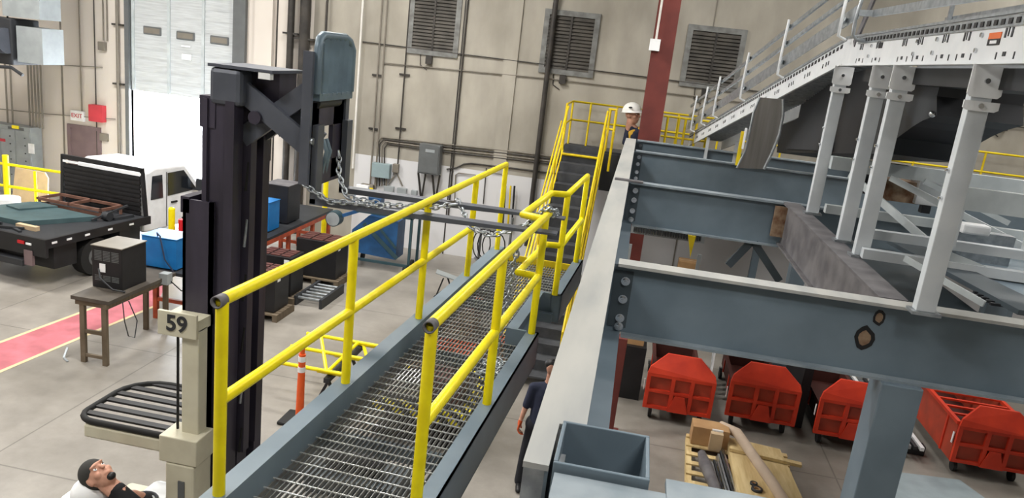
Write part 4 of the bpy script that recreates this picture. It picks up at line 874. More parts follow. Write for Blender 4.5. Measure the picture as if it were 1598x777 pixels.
charger(-8.1, -7.62, 15.2, 15.7, 1.75, 'blue_box', 'blue battery charger on the bench just right of the lift mast', vents=False)
charger(-8.05, -7.7, 14.75, 15.1, 1.5, 'blue_box', 'smaller blue charger in front of another blue charger, half hidden by the lift mast', vents=False)
charger(-8.2, -7.62, 16.1, 16.75, 1.98, 'black', 'tall black charger on the far part of the bench', 'mill_steel', vents=False)
# cables at bench and switch box
r = thing('control_box', (-7.6, 11.5, 1.0), 'small grey switch box on the bench edge between black and blue chargers', 'electrical box')
P(MB().box(-7.66, -7.5, 11.35, 11.5, 1.0, 1.2).build('housing', 'lightgrey_box', bev=.008), r); P(MB().tube([(-7.5, 11.45, 1.05), (-7.4, 11.6, .85), (-7.4, 12.0, .8), (-7.45, 12.3, .95)], .01, 6).build('cable', 'charcoal'), r)
r = tag(MB().tube([(-7.58, 10.3, 1.02), (-7.55, 10.3, .7), (-7.5, 10.32, .45), (-7.42, 10.36, .42), (-7.4, 10.4, .7), (-7.56, 10.42, 1.0)], .009, 6).build('cable', 'charcoal'), 'thin dark cable looping down from the end of the near bench', 'cable')
r = thing('metal_bracket', (-8.5, 10.1, 0), 'small bent metal bracket on the floor left of the bench leg', 'bracket')
P(MB().bar((-8.45, 10.05, .01), (-8.3, 9.95, .01), .03, .015).bar((-8.45, 10.05, .01), (-8.5, 10.2, .12), .03, .015).build('bracket', 'galv'), r)
# batteries on pallets
def battery(x0, x1, y0, y1, label, zt=.95, rz=0):
    r = thing('forklift_battery', ((x0 + x1) / 2, (y0 + y1) / 2, .16), label, 'battery')
    P(MB().box(x0, x1, y0, y1, .16, zt).build('case', 'black', bev=.01), r)
    b = MB()
    n1, n2 = 3, 4
    for i in range(n1):
        for j in range(n2): b.box(x0 + .04 + i * (x1 - x0 - .06) / n1, x0 + (i + 1) * (x1 - x0 - .06) / n1, y0 + .04 + j * (y1 - y0 - .06) / n2, y0 + (j + 1) * (y1 - y0 - .06) / n2, zt, zt + .02)
    P(b.build('cells', 'cell_brown'), r)
    P(MB().box(x1, x1 + .004, y0 + .1, y0 + .22, zt - .2, zt - .06).build('sticker', 'white'), r)
    P(MB().box(x1 - .16, x1 - .05, y0 - .004, y0, zt - .14, zt - .05).build('sticker', 'white'), r)
    p = thing('pallet', ((x0 + x1) / 2, (y0 + y1) / 2, 0), 'grey wooden pallet beneath the ' + label.replace('forklift battery', 'battery').split(' on ')[0], 'pallet')
    b = MB()
    for k in range(6): yy = y0 - .08 + k * (y1 - y0 + .06) / 5.5; b.box(x0 - .1, x1 + .1, yy, yy + .1, .12, .15)
    P(b.build('deck_boards', 'wood'), p)
    P(MB().box(x0 - .1, x0, y0 - .08, y1 + .08, 0, .12).box((x0 + x1) / 2 - .05, (x0 + x1) / 2 + .05, y0 - .08, y1 + .08, 0, .12).box(x1, x1 + .1, y0 - .08, y1 + .08, 0, .12).build('stringers', 'wood'), p)
battery(-7.15, -6.35, 13.0, 13.6, 'black forklift battery with brown cells on the nearest pallet')
battery(-7.25, -6.5, 14.0, 14.6, 'black forklift battery half hidden behind the nearest one', zt=.98)
battery(-7.1, -6.15, 15.5, 16.2, 'large black forklift battery in front of the blue cart', zt=1.0)
r = thing('roller_rack', (-6.4, 14.5, 0), 'low black steel roller rack on the floor between the batteries', 'rack')
for k in range(6): P(MB().cyl((-6.38, 14.1 + k * .19, .15), (-5.85, 14.1 + k * .19, .15), .03).build('roller', 'galv'), r)
P(MB().box(-6.42, -6.36, 14.0, 15.2, 0, .2).box(-5.87, -5.81, 14.0, 15.2, 0, .2).build('frame', 'charcoal'), r)
# blue cart with vacuum hood
r = thing('blue_cart', (-5.9, 17.6, 0), 'blue steel trolley with dark frame and casters by the white wall', 'cart')
P(MB().prism([(-6.5, 17.3, .35), (-5.35, 17.3, .3), (-5.35, 17.3, 1.25), (-6.1, 17.3, 1.3), (-6.5, 17.3, .9)], (0, .6, 0)).build('body', 'blue_cart'), r)
P(MB().bar((-5.0, 17.25, .15), (-5.0, 17.25, 1.4), .06, .06).bar((-5.0, 17.95, .15), (-5.0, 17.95, 1.4), .06, .06).bar((-6.4, 17.25, 1.4), (-4.98, 17.25, 1.4), .06, .06).bar((-5.0, 17.25, 1.4), (-5.0, 17.95, 1.4), .06, .06).bar((-6.5, 17.25, .2), (-4.98, 17.25, .2), .06, .06).build('frame', 'teal_dark'), r)
P(MB().bar((-6.2, 17.26, 1.1), (-5.3, 17.26, .35), .02, .1).bar((-5.9, 17.26, 1.15), (-5.35, 17.26, .6), .02, .06).build('brace', 'teal_dark'), r)
for x, y in ((-6.4, 17.3), (-5.1, 17.3), (-5.1, 17.9), (-6.4, 17.9)): P(MB().cyl((x - .03, y, .1), (x + .03, y, .1), .1).build('caster', 'rubber'), r)
P(MB().box(-6.6, -5.9, 17.5, 17.8, 1.3, 1.7).build('motor_box', 'blue_cart'), r)
P(MB().box(-6.5, -6.2, 17.4, 17.5, 1.4, 2.0).build('notice', 'white'), r)
a = at(519, 342, y=17.2); P(MB().cyl((a.x, 17.2, a.z), (a.x, 17.4, a.z), .17, 24).build('gauge_face', 'lightgrey_box'), r); P(MB().cyl((a.x, 17.21, a.z), (a.x, 17.45, a.z), .19, 24).build('gauge_rim', 'teal_dark'), r)
P(MB().bar((a.x, 17.4, a.z), (-6.3, 17.5, 1.4), .08, .08).build('gauge_arm', 'blue_cart'), r)
# delineator post
r = thing('delineator_post', (-4.2, 9.52, 0), 'orange traffic delineator post with white bands on black base', 'traffic post')
P(MB().box(-4.45, -3.95, 9.3, 9.74, 0, .05).build('base', 'rubber', bev=.02), r)
P(MB().tube([(-4.2, 9.52, .05), (-4.2, 9.52, .8), (-4.2, 9.52, 1.05)], [.06, .05, .05], 16).cyl((-4.2, 9.52, 1.05), (-4.2, 9.52, 1.14), .035).build('post', 'orange'), r)
for z in (.78, .94): P(MB().cyl((-4.2, 9.52, z), (-4.2, 9.52, z + .08), .054).build('reflective_band', 'white'), r)
# yellow rail sections stacked on the floor
def railsec(label, z, off, x0, x1, y0=10.0, ym=10.65, y1=11.25):
    r = thing('railing_section', ((x0 + x1) / 2, y0, z), label, 'railing section')
    for y in (y0 + off, ym + off, y1 + off): P(MB().cyl((x0, y, z), (x1, y, z), .03).build('rail', 'yellow'), r)
    for x in (x0 + .9, x1): P(MB().cyl((x, y0 + off, z), (x, y1 + off, z), .028).build('post', 'yellow'), r)
    P(MB().cyl((x0 + .25, y1 + off, z), (x0 + .88, y0 + off, z), .028).build('brace', 'yellow'), r)
railsec('yellow railing section on top of the stack on trestles left of the catwalk', .62, 0, -4.9, -2.9)
railsec('lower yellow railing section under another, left of the catwalk', .555, .1, -4.2, -2.7)
for x, lb in ((-4.0, 'left'), (-2.9, 'right')):
    r = thing('trestle', (x, 10.5, 0), lb + ' dark steel trestle under the stacked yellow railing sections', 'trestle')
    P(MB().box(x - .04, x + .04, 9.95, 11.4, .45, .525).build('beam', 'charcoal'), r)
    for y in (10.05, 11.0): P(MB().bar((x, y, .45), (x - .2, y, 0), .04, .04).bar((x, y, .45), (x + .2, y, 0), .04, .04).build('leg', 'charcoal'), r)
# scissor lift table & crates seen through the grating
LTX, LTY = -.75, 2.25
def sb(b, x0, x1, y0, y1, z0, z1): return b.box(x0 + LTX, x1 + LTX, y0 + LTY, y1 + LTY, z0, z1)
r = thing('lift_table', (-1.9 + LTX, 8.2 + LTY, 0), 'dark lift table edged with yellow and black hazard stripes under the catwalk', 'lift table')
P(sb(MB(), -2.4, -1.0, 7.2, 8.8, .5, .6).build('platform', 'charcoal'), r)
b = MB(); sb(b, -2.42, -.98, 7.17, 7.2, .44, .61); sb(b, -2.43, -2.4, 7.17, 8.83, .44, .61); sb(b, -1.0, -.97, 7.17, 8.83, .44, .61); P(b.build('hazard_edge', 'hazard'), r)
b = MB(); sb(b, -2.38, -1.02, 7.25, 7.33, .6, .604); sb(b, -2.38, -1.02, 8.65, 8.73, .6, .604); sb(b, -2.38, -2.3, 7.25, 8.73, .6, .604); sb(b, -1.1, -1.02, 7.25, 8.73, .6, .604); P(b.build('hazard_tape', 'hazard'), r)
b = MB(); sb(b, -2.35, -1.05, 7.3, 8.7, 0, .1); P(b.build('base', 'black'), r)
for dz in (.1, .5): P(MB().bar((-2.3 + LTX, 7.4 + LTY, dz), (-1.2 + LTX, 7.4 + LTY, .6 - dz), .04, .06).build('scissor_arm', 'black'), r)
for (x0, x1, y0, y1, z0, z1, m, lb, nm, cat) in [
    (-2.25, -1.75, 7.4, 7.85, .605, .85, 'white', 'white carton on the lift table seen through the grating', 'carton', 'box'),
    (-1.65, -1.15, 7.4, 8.0, .605, .95, 'cell_brown', 'reddish brown crate on the lift table under the catwalk', 'wooden_crate', 'crate'),
    (-2.1, -1.4, 8.1, 8.6, .605, .9, 'rust', 'rusty brown crate at the far end of the lift table', 'wooden_crate', 'crate')]:
    x0 += LTX; x1 += LTX; y0 += LTY; y1 += LTY
    r = thing(nm, ((x0 + x1) / 2, (y0 + y1) / 2, z0), lb, cat)
    P(MB().box(x0, x1, y0, y1, z0, z1).build('body', m, bev=.01), r)
    b = MB(); n_ = 5
    for k in range(n_): xx = x0 + k * (x1 - x0) / n_; b.box(xx + .01, xx + (x1 - x0) / n_ - .01, y0, y1, z1, z1 + .015)
    P(b.build('lid_slats' if cat == 'crate' else 'flaps', m), r)
r = thing('machine_skid', (-3.0, 8.3, 0), 'low dark steel skid with a small motor on the floor under the catwalk', 'skid')
P(MB().box(-3.4, -2.2, 7.9, 8.5, .0, .25).build('base', 'slate_dark', bev=.02), r)
P(MB().cyl((-3.2, 8.2, .38), (-2.5, 8.2, .38), .14).build('motor', 'charcoal'), r)
# brown crates further along
for k, (x, y, s_, h_) in enumerate([(-2.5, 12.0, .8, .5), (-2.0, 13.2, .45, .35), (-3.0, 14.2, .8, .6)]):
    r = thing('wooden_crate', (x, y, 0), ['brown crate on the floor under the far half of the catwalk', 'smallest crate beside the stairs', 'brown crate farthest back beside the stairs'][k], 'crate')
    P(MB().box(x - s_ / 2, x + s_ / 2, y - s_ / 2, y + s_ / 2, .0, h_).build('body', 'rust', bev=.01), r)
    b = MB()
    for j in range(6): yy = y - s_ / 2 + j * s_ / 6; b.box(x - s_ / 2, x + s_ / 2, yy + .01, yy + s_ / 6 - .01, h_, h_ + .015)
    P(b.build('lid_slats', 'orange_dk'), r)
# gas / hose cart by the wall behind catwalk end
r = thing('welding_cart', (-2.6, 16.6, 0), 'upright welding cart with looped black cables behind the catwalk end', 'cart')
for k, (px, py0, py1) in enumerate([(752, 460, 350), (800, 460, 340)]):
    a = at(px, py1, y=16.5); P(MB().cyl((a.x, 16.5, .05), (a.x, 16.5, a.z), .03).build('post', 'grey_box'), r)
a = at(745, 355, y=16.5); c = at(800, 360, y=16.5)
P(MB().bar(a, c, .06, .06).bar((a.x, 16.5, .3), (c.x, 16.5, .9), .05, .05).bar((a.x, 16.5, .9), (c.x, 16.5, .3), .05, .05).build('frame', 'galv'), r)
for k in range(3): P(MB().tube([(a.x + .15 + .14 * k + (.2 + .03 * k) * math.cos(t * PI / 8), 16.42, a.z - .35 + .35 * math.sin(t * PI / 8)) for t in range(16)], .014, 6, closed=True).build('cable', 'rubber'), r)
P(MB().box(a.x - .1, c.x + .1, 16.3, 16.8, 0, .3).build('base', 'charcoal'), r)
r = thing('hose_hanger', (-3.0, 19.4, 0), 'yellow and black hoses hung on the foot of the thick black pipe', 'hose')
for k, px in enumerate((789, 797, 803)):
    a = at(px, 290, y=19.42); c = at(px - 5, 360, y=19.42); P(MB().tube([a, (a.x + .03, 19.4, (a.z + c.z) / 2), c], .025, 8).build('hose', ('pipe_dark', 'yellow_far', 'black')[k]), r)
r = thing('waste_debris', at(706, 425, z=0), 'small grey folding chair frame on floor left of the catwalk end', 'chair')
a = at(700, 440, z=0.4)
P(MB().bar((a.x - .3, a.y, .6), (a.x + .25, a.y + .1, .45), .3, .02).build('seat', 'lightgrey_box'), r)
P(MB().bar((a.x - .1, a.y - .1, .5), (a.x - .25, a.y - .1, 0), .03, .03).bar((a.x + .2, a.y - .1, .5), (a.x - .3, a.y, 0), .03, .03).bar((a.x - .1, a.y + .2, .5), (a.x + .1, a.y + .2, 0), .03, .03).build('legs', 'black'), r)
# ------------------------------------------------------------------ red carts
def cart(x0, y0, w_, L, label, slats=False):
    ins = 0 if slats else .16; zr = .82 if slats else .5
    r = thing('tilt_cart', (x0 + w_ / 2, y0 + L / 2, 0), label, 'cart', 'red steel carts below the deck')
    x1 = x0 + w_; y1 = y0 + L; zb, zs, zt_ = .22, .82, 1.13
    b = MB(); b.box(x0 + .02, x1 - .02, y0 + .05, y0 + .07, zb, zs); P(b.build('front_panel', 'cart_red_in'), r)
    b = MB()
    for xx in (x0, x0 + w_ * .36, x0 + w_ * .64, x1 - .06): b.box(xx, xx + .06, y0, y0 + .06, zb, zs)
    for zz in (zb, .5, zs - .05): b.box(x0 + .06, x1 - .06, y0 + .004, y0 + .05, zz, zz + .05)
    P(b.build('front_ribs', 'cart_red'), r)
    P(MB().prism([(x0 + w_ * .36, y0 - .01, zb), (x0 + w_ * .66, y0 - .01, zb), (x0 + w_ * .58, y0 - .01, .5), (x0 + w_ * .44, y0 - .01, .5)], (0, -.015, 0)).build('latch_plate', 'cart_red'), r)
    P(MB().prism([(x0, y0, zs), (x1, y0, zs), (x1 - .03, y0 + .03, zs + .1), (x1 - .28, y0 + .16, zt_), (x0 + .28, y0 + .16, zt_), (x0 + .03, y0 + .03, zs + .1)], (0, .04, 0)).build('hood_panel', 'cart_red'), r)
    for xa, xb in ((x0 + ins, x0 + ins + .03), (x1 - ins - .03, x1 - ins)): P(MB().box(xa, xb, y0 + .07, y1, zb, zr).build('side_panel', 'cart_red_in' if slats else 'cart_shaded'), r)
    P(MB().box(x0 + ins, x1 - ins, y1 - .03, y1, zb, zr + .1).build('back_panel', 'cart_red' if slats else 'cart_shaded'), r)
    P(MB().box(x0 + ins + .03, x1 - ins - .03, y0 + .07, y1 - .03, zb, zb + .03).build('bottom', 'cart_shaded'), r)
    for xx in (x0 + ins, x1 - ins): P(MB().box(xx - .03, xx + .03, y0 + .06, y1, zr, zr + .05).build('top_rim', 'cart_red' if slats else 'cart_shaded'), r)
    for k in range(3): P(MB().box(x0 + ins - .02, x0 + ins, y0 + .4 + k * (L - .6) / 2.3, y0 + .45 + k * (L - .6) / 2.3, zb, zr).build('side_rib', 'cart_red'), r)
    if slats:
        for k in range(8): yy = y0 + .4 + k * .3; P(MB().bar((x0 + .04, yy, zs + .03), (x1 - .04, yy, zs + .03), .05, .03).build('slat', 'cart_red'), r)
    for xx in (x0 + .14, x1 - .14):
        for yy in (y0 + .18, y1 - .2):
            c_ = P(MB().cyl((xx - .025, yy, .09), (xx + .025, yy, .09), .09, 18).build('caster', 'rubber'), r); P(MB().box(xx - .04, xx + .04, yy - .04, yy + .04, .16, .22).build('caster_fork', 'grey_box'), r)
    P(MB().box(x0 - .03, x0 - .02, y0 + .06, y0 + .1, .5, .68).build('tag', 'white'), r)
cart(.72, 11.6, 1.08, 2.3, 'leftmost red steel cart, beside the cardboard and the red column')
cart(2.05, 11.85, 1.1, 2.3, 'second red steel cart from the left, with the latch plate and string')
cart(3.42, 11.75, 1.08, 2.3, 'third red steel cart, partly hidden behind the slate column')
cart(5.42, 11.6, 1.12, 3.4, 'long red steel cart at the far right with slatted open top', slats=True)
# items between carts
r = thing('scrap_rack', (2.0, 13.2, 0), 'grey bundle of metal offcuts standing between the first two red carts', 'scrap metal')
for k in range(5): P(MB().bar((1.86 + .03 * k, 12.8 + .2 * k, .02), (1.88 + .02 * k, 13.0 + .25 * k, 1.3), .03, .1).build('bar', 'galv' if k % 2 else 'white'), r)
r = thing('equipment_cover', (3.3, 12.6, 0), 'black draped machine between the second and third red carts', 'machine')
P(MB().prism([(3.2, 12.3, .02), (3.38, 12.3, .02), (3.38, 12.3, 1.25), (3.25, 12.3, 1.3)], (0, 1.2, 0)).build('cover', 'black'), r)
r = thing('bar_stock', (5.1, 12.2, 0), 'bundle of long shiny steel bars lying beside the long red cart', 'steel bars')
for k in range(6): P(MB().bar((4.62 + .1 * k, 11.9, .2), (4.5 + .1 * k, 14.5, .26), .06, .06).build('bar', ('galv', 'charcoal', 'white')[k % 3]), r)
for q in ((4.5, 5.25, 12.1, 12.25), (4.45, 5.2, 13.8, 13.95)): P(MB().box(*q, 0, .16).build('bearer', 'charcoal'), r)
r = thing('cardboard_stack', (.5, 12.6, 0), 'stacked brown cardboard boxes on a dark rack left of the first red cart', 'boxes')
P(MB().box(.3, .62, 12.4, 12.8, .95, 1.25).build('carton', 'cardboard'), r); P(MB().box(.34, .64, 12.45, 12.8, 1.25, 1.5).build('carton', 'pine'), r); P(MB().box(.25, .68, 12.3, 12.95, 0, .95).build('rack', 'black'), r)
r = thing('wall_louvre_rack', (.9, 16, 0), 'dark slatted rack seen under the second cross beam', 'rack')
b = MB()
for k in range(26): b.box(.2 + .055 * k, .225 + .055 * k, 15.9, 15.98, 2.15, 2.6)
P(b.build('slats', 'charcoal'), r); P(MB().box(.15, 1.68, 15.98, 16.05, 2.1, 2.65).box(.15, .22, 15.98, 16.05, 0, 1.85).box(1.6, 1.68, 15.98, 16.05, 0, 1.85).build('frame', 'lightgrey_box'), r)
r = thing('warning_post', (1.35, 12.0, 0), 'yellow wedge-shaped guard hanging below the second cross beam', 'guard')
a = at(1081, 368, y=10.9)
P(MB().prism([at(1074, 367, y=10.9), at(1086, 369, y=10.9), at(1077, 402, y=10.9)], (0, .03, 0)).build('wedge', 'yellow_far'), r)
P(MB().box(a.x - .02, a.x + .02, 10.5, 10.93, 3.36, 3.4).build('hanger', 'yellow_far'), r)
a = at(1085, 425, z=0)
r = thing('carton', (1.7, 17.0, 0), 'brown carton by the white wall below the second cross beam', 'box')
P(MB().box(1.3, 1.75, 16.6, 17.0, 0, 1.5).build('body', 'cardboard', bev=.01), r); P(MB().box(1.3, 1.75, 16.78, 16.82, 1.5, 1.505).build('tape', 'tan'), r)
# pallet with cardboard, tubes and trim
pal = thing('pallet', (2.1, 10.4, 0), 'pine pallet holding cartons and metal trim in front of the red carts', 'pallet')
b = MB(); PA = Matrix.Translation((1.42, 11.15, 0)) @ Matrix.Rotation(math.radians(-3), 4, 'Z'); 
b.M = PA
for k in range(9): b.box(0, 1.5, -.12 - k * .28, -.02 - k * .28, .1, .125)
P(b.build('deck_boards', 'pine'), pal)
b = MB(); b.M = PA
for x in (0, .7, 1.42): b.box(x, x + .08, -2.4, 0, 0, .1)
P(b.build('stringers', 'pine'), pal)
r = thing('carton', (1.75, 11.0, .13), 'open brown carton at the far end of the pine pallet', 'box')
P(MB().box(1.46, 2.0, 10.8, 11.1, .13, .42).build('body', 'cardboard', bev=.005), r); P(MB().box(1.72, 1.9, 10.7, 10.8, .13, .4).build('flap', 'tan'), r)
P(MB().box(1.74, 1.9, 10.79, 10.82, .38, .425).build('label_paper', 'white'), r)
r = thing('cardboard_sheet', (2.4, 10.2, .13), 'large flat tan cardboard sheet lying on the pallet', 'cardboard')
P(MB().prism([(2.0, 8.9, .13), (2.9, 8.9, .13), (2.78, 10.95, .13), (2.0, 11.05, .13)], (0, 0, .1)).build('sheet', 'pine'), r)
r = thing('timber_batten', (2.4, 10.6, .25), 'pale wooden batten lying across the cardboard sheet', 'timber')
P(MB().bar((2.0, 10.62, .26), (3.0, 10.5, .26), .09, .045).build('batten', 'pine'), r)
r = thing('cardboard_tube', (2.2, 10.5, .3), 'long tan cardboard tube lying diagonally on the sheet', 'tube')
P(MB().tube([at(1124, 664, z=.36), (2.12, 10.95, .37), (2.45, 9.6, .36), (2.6, 8.9, .34)], .075, 16).build('tube', 'tube_tan'), r)
for k in range(6):
    pass
r = thing('metal_trim', (1.9, 10, .14), 'bundle of shiny wrapped metal strips along the middle of the pallet', 'metal strips')
for k in range(6): P(MB().bar((1.9 - .04 * k + .03, 10.75 - .1 * k, .15 + .01 * (k % 2)), (2.02 - .045 * k, 9.0, .15 + .01 * (k % 2)), .026, .05).build('strip', ('chrome', 'charcoal', 'galv')[k % 3]), r)
r = thing('plastic_bundle', (1.6, 10, .14), 'grey wrapped hardware bundle left on the pine pallet', 'bundle')
P(MB().tube([(1.6, 10.45, .18), (1.62, 10.1, .2), (1.7, 9.6, .2), (1.75, 9.1, .18)], [.06, .09, .08, .07], 10).build('wrap', 'mill_steel'), r)
for k, (px, py) in enumerate(((1176, 755), (1181, 764))):
    a = at(px, py, z=.24); r = thing('tape_roll', a, ('smaller' if k == 0 else 'larger') + ' dark roll lying on the cardboard sheet', 'roll')
    rr = (.05, .075)[k]; P(MB().ring((a.x, a.y, .232), (a.x, a.y, .262), rr, rr * .6, 20).build('roll', 'charcoal'), r); P(MB().ring((a.x, a.y, .232), (a.x, a.y, .258), rr * .6, rr * .5, 20).build('core', 'cardboard'), r)
r = tag(MB().prism([(x, y, .0) for x, y in [(3.75, 9.9), (5.9, 10.6), (5.55, 11.45), (4.35, 11.3)]], (0, 0, .02)).build('steel_sheet', 'pale_sheet'), 'pale blue grey steel sheet lying on the floor before the long red cart', 'metal sheet')
# ------------------------------------------------------------------ people
def blob(b, name, m, parent, vox=.012, it=4):
    o = b.build(name, m); r = o.modifiers.new('remesh', 'REMESH'); r.mode = 'VOXEL'; r.voxel_size = vox; r.use_smooth_shade = True
    s = o.modifiers.new('smooth', 'SMOOTH'); s.iterations = it; s.factor = .5
    if parent: P(o, parent)
    return o
def head(b, c, R, s=1.0):                                         # local: face toward +x, up +z; c = head centre
    def q(p): return Vector(c) + R @ (Vector(p) * s)
    b.ell(q((-.005, 0, .02)), (.098 * s, .076 * s, .105 * s), R=R)
    b.ell(q((.02, 0, -.05)), (.072 * s, .06 * s, .075 * s), R=R)
    b.ell(q((.055, 0, -.095)), (.03 * s, .032 * s, .024 * s), R=R)         # chin
    b.cap(q((.09, 0, .012)), q((.112, 0, -.022)), .010 * s, .015 * s)      # nose
    b.ell(q((.088, 0, .03)), (.02 * s, .055 * s, .012 * s), R=R)           # brow
    b.ell(q((.087, 0, -.057)), (.014 * s, .026 * s, .006 * s), R=R); b.ell(q((.085, 0, -.068)), (.014 * s, .022 * s, .007 * s), R=R)
    for sd in (-1, 1): b.ell(q((.0, .076 * sd, -.01)), (.02 * s, .012 * s, .033 * s), R=R); b.ell(q((.06, .04 * sd, -.03)), (.028 * s, .022 * s, .026 * s), R=R)
    b.cap(q((-.02, 0, -.07)), q((-.035, 0, -.18)), .055 * s, .06 * s)
def eyes(c, R, parent, s=1.0):
    for sd in (-1, 1):
        p = Vector(c) + R @ (Vector((.084, .03 * sd, .008)) * s); P(MB().ell(p, (.011 * s, .011 * s, .0065 * s)).build('eye', 'white'), parent)
        p = Vector(c) + R @ (Vector((.0935, .03 * sd, .008)) * s); P(MB().ell(p, (.004 * s, .005 * s, .005 * s)).build('pupil', 'black'), parent)
def hand(b, w_, d, palm_n, s=1.0, curl=.5):                        # wrist, pointing direction, palm normal
    w_ = Vector(w_); d = Vector(d).normalized(); n = Vector(palm_n); n = (n - d * n.dot(d)).normalized(); sd = d.cross(n)
    b.cap(w_, w_ + d * .03 * s, .026 * s, .024 * s)
    for k in (-1.5, -.5, .5, 1.5):
        b.cap(w_ + d * .02 * s + sd * .012 * k * s, w_ + d * .085 * s + sd * .02 * k * s, .014 * s, .012 * s)
        Ln = {-1.5: .85, -.5: 1.0, .5: .95, 1.5: .75}[k]; p0 = w_ + d * .09 * s + sd * .02 * k * s
        p1 = p0 + (d * math.cos(curl) + n * math.sin(curl)) * .04 * Ln * s; p2 = p1 + (d * math.cos(2 * curl) + n * math.sin(2 * curl)) * .028 * Ln * s; p3 = p2 + (d * math.cos(2.8 * curl) + n * math.sin(2.8 * curl)) * .02 * Ln * s
        b.cap(p0, p1, .0095 * s, .0088 * s, 8); b.cap(p1, p2, .0088 * s, .0082 * s, 8); b.cap(p2, p3, .0082 * s, .0075 * s, 8)
    t0 = w_ + d * .03 * s - sd * .026 * s; t1 = t0 + (d * .7 - sd * .7 + n * .4).normalized() * .035 * s; b.cap(t0, t1, .013 * s, .011 * s, 8); b.cap(t1, t1 + (d + n * .5).normalized() * .03 * s, .011 * s, .009 * s, 8)
# (a) the operator looking up
op = thing('person', (-4.45, 5.5, 0), 'seated operator in grey cap and black shirt leaning back and looking up', 'person')
HC = at(153, 742, z=1.55)
z_ax = Vector((-.94, .06, .36)).normalized(); x_ax = Vector((.34, -.22, .92)); x_ax = (x_ax - z_ax * x_ax.dot(z_ax)).normalized(); y_ax = z_ax.cross(x_ax)
RH = Matrix((x_ax, y_ax, z_ax)).transposed(); HS = 1.32
neck = HC + RH @ Vector((-.03, 0, -.19)) * HS
b = MB(); head(b, HC, RH, HS)
hip = Vector((-4.2, 5.4, .8)); chest = Vector((HC.x + .33, HC.y + .0, 1.2))
b.cap(neck, chest, .06, .13); b.cap(chest, hip, .14, .13)
shl, shr = Vector((HC.x + .3, HC.y - .17, 1.26)), Vector((HC.x + .3, HC.y + .2, 1.26)); 
for sh, el, wr in ((shl, (-3.82, 5.1, 1.0), (-3.8, 5.3, 1.2)), (shr, (-3.84, 5.62, 1.0), (-3.8, 5.5, 1.22))):
    b.cap(neck.lerp(sh, .5), sh, .06, .055); b.cap(sh, el, .052, .04); b.cap(el, wr, .038, .028); hand(b, wr, Vector(wr) - Vector(el), (0, 0, -1))
for dy in (-.1, .1):
    kn = Vector((-4.2, 5.5 + dy, .72)); ft = Vector((-4.15, 5.5 + dy, .82)) ; kn = Vector((-4.24, 5.5 + dy, .86)); an = Vector((-4.2, 5.5 + dy * 1.3, .8)); b.cap(hip + Vector((0, dy, 0)), kn, .085, .06)
blob(b, 'body', 'skin', op, .009, 3)
eyes(HC - RH @ Vector((.002, 0, .001)), RH, op, HS)
b = MB(); b.cap(neck + RH @ Vector((.0, 0, .035)), chest, .082, .17); b.cap(chest, hip, .155, .15)
for sh, el in ((shl, (-3.82, 5.1, 1.0)), (shr, (-3.84, 5.62, 1.0))): b.cap(chest.lerp(sh, .4), sh, .1, .072); b.cap(sh, Vector(sh).lerp(Vector(el), .7), .068, .058)
blob(b, 'shirt', 'shirt_black', op, .012, 4)
b = MB(); b.ell(HC + RH @ Vector((-.012, 0, .045)) * HS, (.105 * HS, .085 * HS, .088 * HS), R=RH); b.ell(HC + RH @ Vector((-.05, 0, .0)) * HS, (.07 * HS, .078 * HS, .075 * HS), R=RH)
blob(b, 'cap', 'cap', op, .01, 3)
b = MB(); b.ell(HC + RH @ Vector((.075, 0, -.095)) * HS, (.025 * HS, .03 * HS, .025 * HS), R=RH); P(b.build('goatee', 'black'), op)
P(MB().ell(chest + Vector((.02, -.02, .15)), (.035, .012, .008)).build('shirt_badge', 'white'), op)
b = MB()
for dy in (-.1, .1): b.cap(hip + Vector((0, dy, 0)), (-4.24, 5.5 + dy, .86), .1, .075)
blob(b, 'trousers', 'trouser', op, .012, 3)
# (b) man standing on the floor behind the girder
wx, wy = -.76, 8.95
pm = thing('person', (wx, wy, 0), 'standing worker in navy shirt, dark trousers and orange glove behind the girder', 'person')
b = MB(); hc = Vector((wx + .14, wy + .1, 1.68)); R0 = Matrix.Rotation(math.radians(70), 3, 'Z'); head(b, hc, R0)
hipc = Vector((wx + .06, wy, .95)); chc = Vector((wx + .1, wy + .05, 1.35))
b.cap(hipc, chc, .12, .14); b.cap(chc, hc + Vector((0, 0, -.15)), .12, .055)
L1 = [Vector((wx - .06, wy + .02, 1.42)), Vector((wx - .13, wy - .02, 1.15)), Vector((wx - .17, wy - .08, .97))]
L2 = [Vector((wx + .28, wy + .05, 1.42)), Vector((wx + .34, wy + .06, 1.13)), Vector((wx + .32, wy - .02, .9))]
for A in (L1, L2): b.cap(chc + Vector((0, 0, .06)), A[0], .08, .055); b.cap(A[0], A[1], .05, .04); b.cap(A[1], A[2], .038, .027); hand(b, A[2], A[2] - A[1] + Vector((0, 0, -.1)), (.8, 0, 0), 1.0, .6)
G1 = [Vector((wx - .0, wy, .92)), Vector((wx - .06, wy - .03, .5)), Vector((wx - .1, wy + .0, .08))]; G2 = [Vector((wx + .14, wy, .92)), Vector((wx + .16, wy, .5)), Vector((wx + .16, wy + .06, .08))]
for A in (G1, G2): b.cap(A[0], A[1], .085, .058); b.cap(A[1], A[2], .055, .04)
blob(b, 'body', 'skin', pm, .01, 3)
b = MB(); b.cap(hipc, chc, .135, .155); b.cap(chc + Vector((0, 0, .02)), hc + Vector((-.01, 0, -.2)), .13, .07)
for A in (L1, L2): b.cap(chc + Vector((0, 0, .06)), A[0], .1, .07); b.cap(A[0], A[1].lerp(A[0], .1), .068, .056)
blob(b, 'shirt', 'navy', pm, .014, 4)
b = MB(); b.cap(hipc + Vector((-.04, 0, -.02)), hipc + Vector((.04, 0, -.02)), .135, .135)
